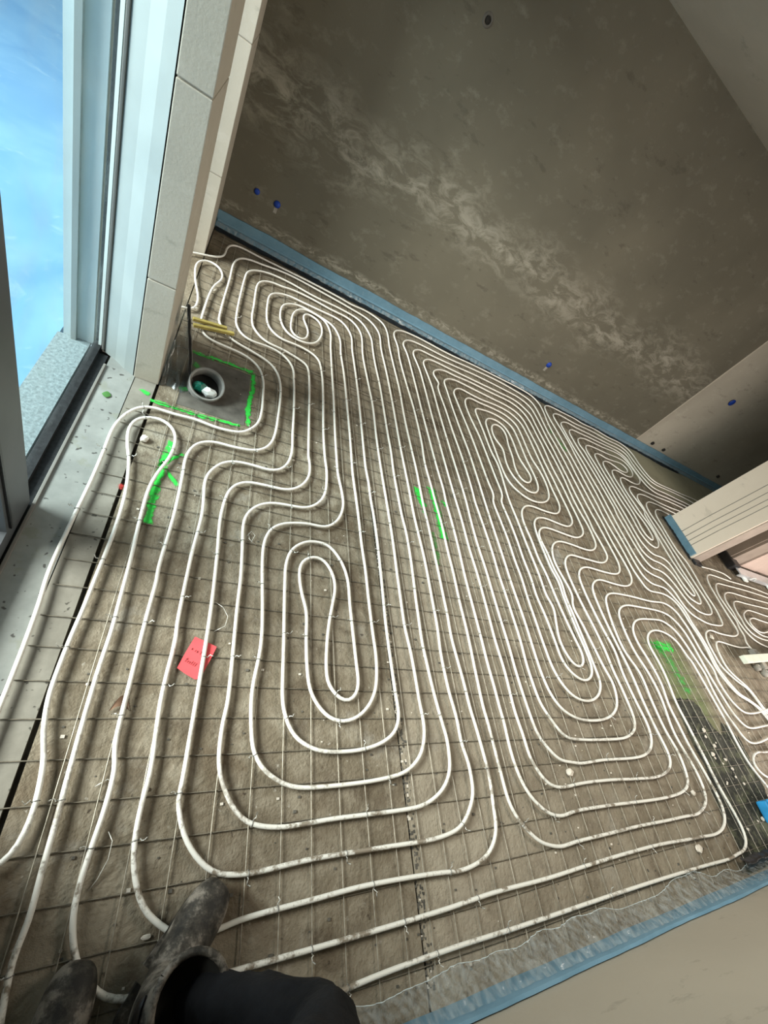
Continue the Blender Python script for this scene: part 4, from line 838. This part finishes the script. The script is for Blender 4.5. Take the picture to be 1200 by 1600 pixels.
# ------------------------------------------------------------------ the photographer
pe = empty('person', (0.15, -0.28, 0), 'person in dark work clothes and muddy boots standing over the pipes', 'person')
def skin_fig(name, nodes, edges, mt, parent, sub=2, root=0):
    me = bpy.data.meshes.new(name); me.from_pydata([n_[0] for n_ in nodes], edges, []); me.update()
    o = link(name, me, mt, parent)
    md = o.modifiers.new('skin', 'SKIN'); md.use_smooth_shade = True
    for k, n_ in enumerate(nodes):
        rr = n_[1]; me.skin_vertices[0].data[k].radius = (rr, rr) if not isinstance(rr, tuple) else rr
    me.skin_vertices[0].data[root].use_root = True
    sb = o.modifiers.new('subdivision', 'SUBSURF'); sb.levels = sub; sb.render_levels = sub
    return o
PER = {
 'head': (0.045, -0.26, 1.56),
 'body': ([((0.12, -0.308, 0.90), (0.095, 0.060)), ((0.10, -0.308, 1.12), (0.105, 0.062)), ((0.07, -0.32, 1.32), (0.12, 0.066)), ((0.05, -0.295, 1.45), 0.052), ((0.045, -0.265, 1.52), (0.066, 0.078)), ((0.045, -0.25, 1.60), (0.070, 0.084)), ((0.045, -0.255, 1.655), 0.05),
   ((0.225, -0.308, 1.33), 0.040), ((0.275, -0.34, 1.12), 0.034), ((0.17, -0.215, 1.31), 0.030), ((0.072, -0.130, 1.435), 0.022), ((0.034, -0.092, 1.492), (0.034, 0.018)),
   ((-0.09, -0.308, 1.33), 0.040), ((-0.15, -0.308, 1.12), 0.034), ((-0.12, -0.215, 1.27), 0.030), ((-0.090, -0.125, 1.385), 0.022), ((-0.064, -0.080, 1.436), (0.034, 0.018)),
   ((0.20, -0.308, 0.82), 0.060), ((0.455, -0.295, 0.50), 0.042), ((0.27, -0.245, 0.14), 0.030), ((0.04, -0.34, 0.82), 0.060), ((0.02, -0.308, 0.48), 0.044), ((0.038, -0.34, 0.2), 0.034)],
  [(0, 1), (1, 2), (2, 3), (3, 4), (4, 5), (5, 6), (2, 7), (7, 8), (8, 9), (9, 10), (10, 11), (2, 12), (12, 13), (13, 14), (14, 15), (15, 16), (0, 17), (17, 18), (18, 19), (0, 20), (20, 21), (21, 22)]),
 'trousers': ([((0.12, -0.312, 0.93), (0.15, 0.10)), ((0.12, -0.312, 0.84), (0.15, 0.105)), ((0.22, -0.312, 0.74), 0.10), ((0.36, -0.315, 0.62), 0.090), ((0.465, -0.295, 0.50), 0.082), ((0.40, -0.275, 0.38), 0.070), ((0.315, -0.255, 0.27), 0.052), ((0.27, -0.245, 0.15), 0.040),
   ((0.05, -0.32, 0.72), 0.10), ((0.035, -0.33, 0.48), 0.072), ((0.042, -0.345, 0.26), 0.052), ((0.045, -0.35, 0.12), 0.04)],
  [(0, 1), (1, 2), (2, 3), (3, 4), (4, 5), (5, 6), (6, 7), (1, 8), (8, 9), (9, 10), (10, 11)]),
 'jacket': ([((0.12, -0.312, 0.80), (0.175, 0.115)), ((0.10, -0.312, 1.10), (0.155, 0.105)), ((0.07, -0.308, 1.33), (0.17, 0.10)), ((0.055, -0.31, 1.43), 0.065),
   ((0.235, -0.312, 1.34), 0.07), ((0.285, -0.32, 1.11), 0.058), ((0.175, -0.22, 1.30), 0.044), ((0.092, -0.148, 1.405), 0.032),
   ((-0.10, -0.312, 1.34), 0.07), ((-0.16, -0.312, 1.11), 0.058), ((-0.12, -0.22, 1.26), 0.044), ((-0.097, -0.145, 1.355), 0.032)],
  [(0, 1), (1, 2), (2, 3), (2, 4), (4, 5), (5, 6), (6, 7), (2, 8), (8, 9), (9, 10), (10, 11)]),
 'boots': [((0.360, -0.080), math.radians(52), (0.262, -0.232, 0.285), 0.018, 0.30, 1.16), ((0.075, -0.165), math.radians(84), (0.048, -0.345, 0.285), 0.018, 0.255, 1.12)],
}
body = skin_fig('body', PER['body'][0], PER['body'][1], M_skin, pe)
tx = bpy.data.textures.new('folds', 'CLOUDS'); tx.noise_scale = 0.075; tx.noise_depth = 2
for nm_ in ('trousers', 'jacket'):
    o = skin_fig(nm_, PER[nm_][0], PER[nm_][1], M_cloth, pe, sub=3)
    md = o.modifiers.new('folds', 'DISPLACE'); md.texture = tx; md.strength = 0.030; md.mid_level = 0.55; md.texture_coords = 'LOCAL'
hc = Vector(PER['head'])
bm = bmesh.new(); bmesh.ops.create_icosphere(bm, subdivisions=3, radius=1)
for v in bm.verts:
    c0 = v.co.copy(); v.co = Vector((c0.x*0.083, c0.y*0.10, c0.z*0.105))
    if c0.z < -0.25 or (c0.y > 0.35 and c0.z < 0.45): v.co *= 0.80
    v.co += hc + Vector((0, -0.008, 0.022))
me = bpy.data.meshes.new('hair'); bm.to_mesh(me); bm.free(); link('hair', me, M_hair, pe, True)
for s_ in (-1, 1):
    rock('ear', (hc.x+s_*0.078, hc.y, hc.z-0.005), (0.010, 0.018, 0.030), M_skin, 2.0, pe, 1.0)
    rock('eye', (hc.x+s_*0.031, hc.y+0.079, hc.z+0.004), (0.011, 0.005, 0.006), M_bright, 1.0, pe, 0.8)
rock('nose', (hc.x, hc.y+0.092, hc.z-0.022), (0.012, 0.018, 0.024), M_skin, 3.0, pe, 1.0)
rock('mouth', (hc.x, hc.y+0.080, hc.z-0.056), (0.024, 0.007, 0.006), simple('lips', (0.42, 0.18, 0.15), 0.5, 0.1, 20), 3.0, pe, 1.0)

# the phone and the hands that hold it, all behind the lens
cr_, cu_, cf_ = (Vector(v) for v in (RC[0], (-RC[1][0], -RC[1][1], -RC[1][2]), RC[2]))
pc0 = Vector((0, 0, H)) - cf_*0.0065 - cu_*0.05 - cr_*0.02
ph = box('phone', -0.036, 0.036, -0.0745, 0.0745, -0.004, 0.004, M_black, None, 0.0025)
ph.matrix_world = Matrix(((cr_.x, cu_.x, -cf_.x, pc0.x), (cr_.y, cu_.y, -cf_.y, pc0.y), (cr_.z, cu_.z, -cf_.z, pc0.z), (0, 0, 0, 1)))
tag(ph, 'black phone held up in both hands by the person in dark clothes', 'phone')
for sd_ in (1, -1):
    pal = pc0 + cr_*0.050*sd_ - cu_*0.03 - cf_*0.026
    for q_, (du, ln) in enumerate(((0.030, 0.9), (0.010, 1.0), (-0.010, 0.95), (-0.028, 0.78))):
        k0 = pal + cu_*du - cr_*0.004*sd_
        k1 = k0 + cr_*0.014*sd_*ln + cf_*0.012
        k2 = pc0 + cr_*0.046*sd_ + cu_*(du-0.03) - cf_*0.001
        k3 = pc0 + cr_*0.043*sd_ + cu_*(du-0.026+0.004*ln) - cf_*0.0005
        skin_fig('finger', [(tuple(k0), 0.0085), (tuple(k1), 0.008), (tuple(k2), 0.007), (tuple(k3), 0.006)], [(0, 1), (1, 2), (2, 3)], M_skin, pe)
    t0 = pal - cu_*0.012 - cr_*0.006*sd_; t1 = t0 - cr_*0.016*sd_ - cf_*0.004 + cu_*0.014; t2 = pc0 + cr_*0.020*sd_ - cu_*0.012 - cf_*0.012
    skin_fig('thumb', [(tuple(t0), 0.010), (tuple(t1), 0.009), (tuple(t2), 0.0075)], [(0, 1), (1, 2)], M_skin, pe)

def loft(name, rings, mt, parent, n_=20, cap0=True, cap1=False):
    """rings: (centre, half-width vector, half-height vector)"""
    V, F = [], []
    for c_, a, b_ in rings:
        c_, a, b_ = Vector(c_), Vector(a), Vector(b_)
        for k in range(n_):
            th = 2*PI*k/n_; V.append(tuple(c_ + a*math.cos(th) + b_*math.sin(th)))
    for i in range(len(rings)-1):
        for k in range(n_): F.append((i*n_+k, i*n_+(k+1) % n_, (i+1)*n_+(k+1) % n_, (i+1)*n_+k))
    if cap0: F.append(tuple(range(n_))[::-1])
    if cap1: F.append(tuple((len(rings)-1)*n_+k for k in range(n_)))
    o = link(name, mesh(name, V, F), mt, parent, True)
    sb = o.modifiers.new('subdivision', 'SUBSURF'); sb.levels = 1; sb.render_levels = 1
    return o
def boot(toe, ang, top, zb=0.018, L=0.30, W=1.0):
    u = Vector((math.cos(ang), math.sin(ang), 0)); s_ = Vector((-u.y, u.x, 0)); k = Vector((0, 0, 1))
    T0 = Vector((toe[0], toe[1], zb)); heel = T0 - u*L; top = Vector(top)
    e = bpy.data.objects.new('boot', None); C.objects.link(e); e.parent = pe; e.location = heel; e.matrix_parent_inverse = parent_matrix(pe).inverted()
    sh = heel + u*0.075
    R_ = []
    def ring(d, zc_, hw, hh): R_.append((T0 - u*d + k*zc_, s_*hw*W, k*hh))
    ring(0.000, 0.030, 0.012, 0.012); ring(0.006, 0.032, 0.028, 0.026); ring(0.025, 0.036, 0.040, 0.035); ring(0.055, 0.040, 0.046, 0.040)
    ring(0.095, 0.046, 0.048, 0.047); ring(0.130, 0.056, 0.045, 0.058)
    # turn up through the ankle: rings tilt back
    for f, dd, zz, hw, hl, tilt in ((0, 0.165, 0.072, 0.042, 0.074, 25), (1, 0.198, 0.098, 0.041, 0.086, 50), (2, 0.215, 0.140, 0.043, 0.066, 74)):
        a = math.radians(tilt); R_.append((T0 - u*dd + k*zz, s_*hw*W, (k*math.cos(a) - u*math.sin(a))*hl))
    c0 = T0 - u*0.222 + k*0.185
    for q in range(5):
        f = q/4; c_ = c0.lerp(top, f); R_.append((c_, s_*(0.045+0.012*f)*W, -u*(0.056+0.010*f)))
    loft('boot_shell', R_, M_boot, e)
    # sole with heel
    for nm, d0, d1, h0 in (('sole', 0.004, 0.19, 0.012), ('heel', 0.215, 0.292, 0.0)):
        V, F = [], []
        n_ = 9
        for q in range(n_+1):
            f = q/n_; d = d0+(d1-d0)*f
            hw = (0.040*math.sin(min(1, 0.25+f*2.0)*PI/2) if nm == 'sole' else 0.032*math.sqrt(max(0.05, 1-(f*0.95)**4)))*W
            c_ = T0 - u*d
            for e_, zz in ((-1, 0.0), (1, 0.0), (1, 0.016+(0.0 if nm == 'sole' else 0.006)), (-1, 0.016+(0.0 if nm == 'sole' else 0.006))):
                p = c_ + s_*hw*e_; V.append((p.x, p.y, zb-0.006+zz))
        for q in range(n_):
            for j in range(4): F.append((q*4+j, (q+1)*4+j, (q+1)*4+(j+1) % 4, q*4+(j+1) % 4))
        F += [(0, 1, 2, 3), (n_*4+3, n_*4+2, n_*4+1, n_*4)]
        link(nm, mesh(nm, V, F), M_boot, e)
    # rolled rim and dark lining
    rim = [tuple(top + s_*(0.058*W)*math.cos(a) - u*0.066*math.sin(a) + k*0.004*math.sin(3*a)) for a in np.linspace(0, 2*PI, 25)]
    tube('rim', rim, 0.0075, M_boot, e, n=8, caps=False)
    loft('lining', [(top.lerp(c0, 0.02), s_*0.053*W, -u*0.061), (top.lerp(c0, 0.5), s_*0.05*W, -u*0.06), (top.lerp(c0, 0.95), s_*0.042*W, -u*0.05)], M_hole, e, cap0=False, cap1=True)
    # strap patch on the outer side
    V, F = [], []
    for i_ in range(6):
        a = math.radians(100+i_*16)
        for f in (0.25, 0.55):
            c_ = c0.lerp(top, f); p = c_ + s_*((0.045+0.012*f)*W+0.0025)*math.cos(a-PI/2+0.0)*1.0 - u*(0.056+0.010*f+0.0025)*math.sin(a-PI/2); V.append(tuple(p))
    for i_ in range(5): F.append((i_*2, i_*2+1, i_*2+3, i_*2+2))
    o = link('strap', mesh('strap', V, F), M_black, e, True); md = o.modifiers.new('t', 'SOLIDIFY'); md.thickness = 0.003; md.offset = 0
    return e
for bt in PER['boots']: boot(*bt)
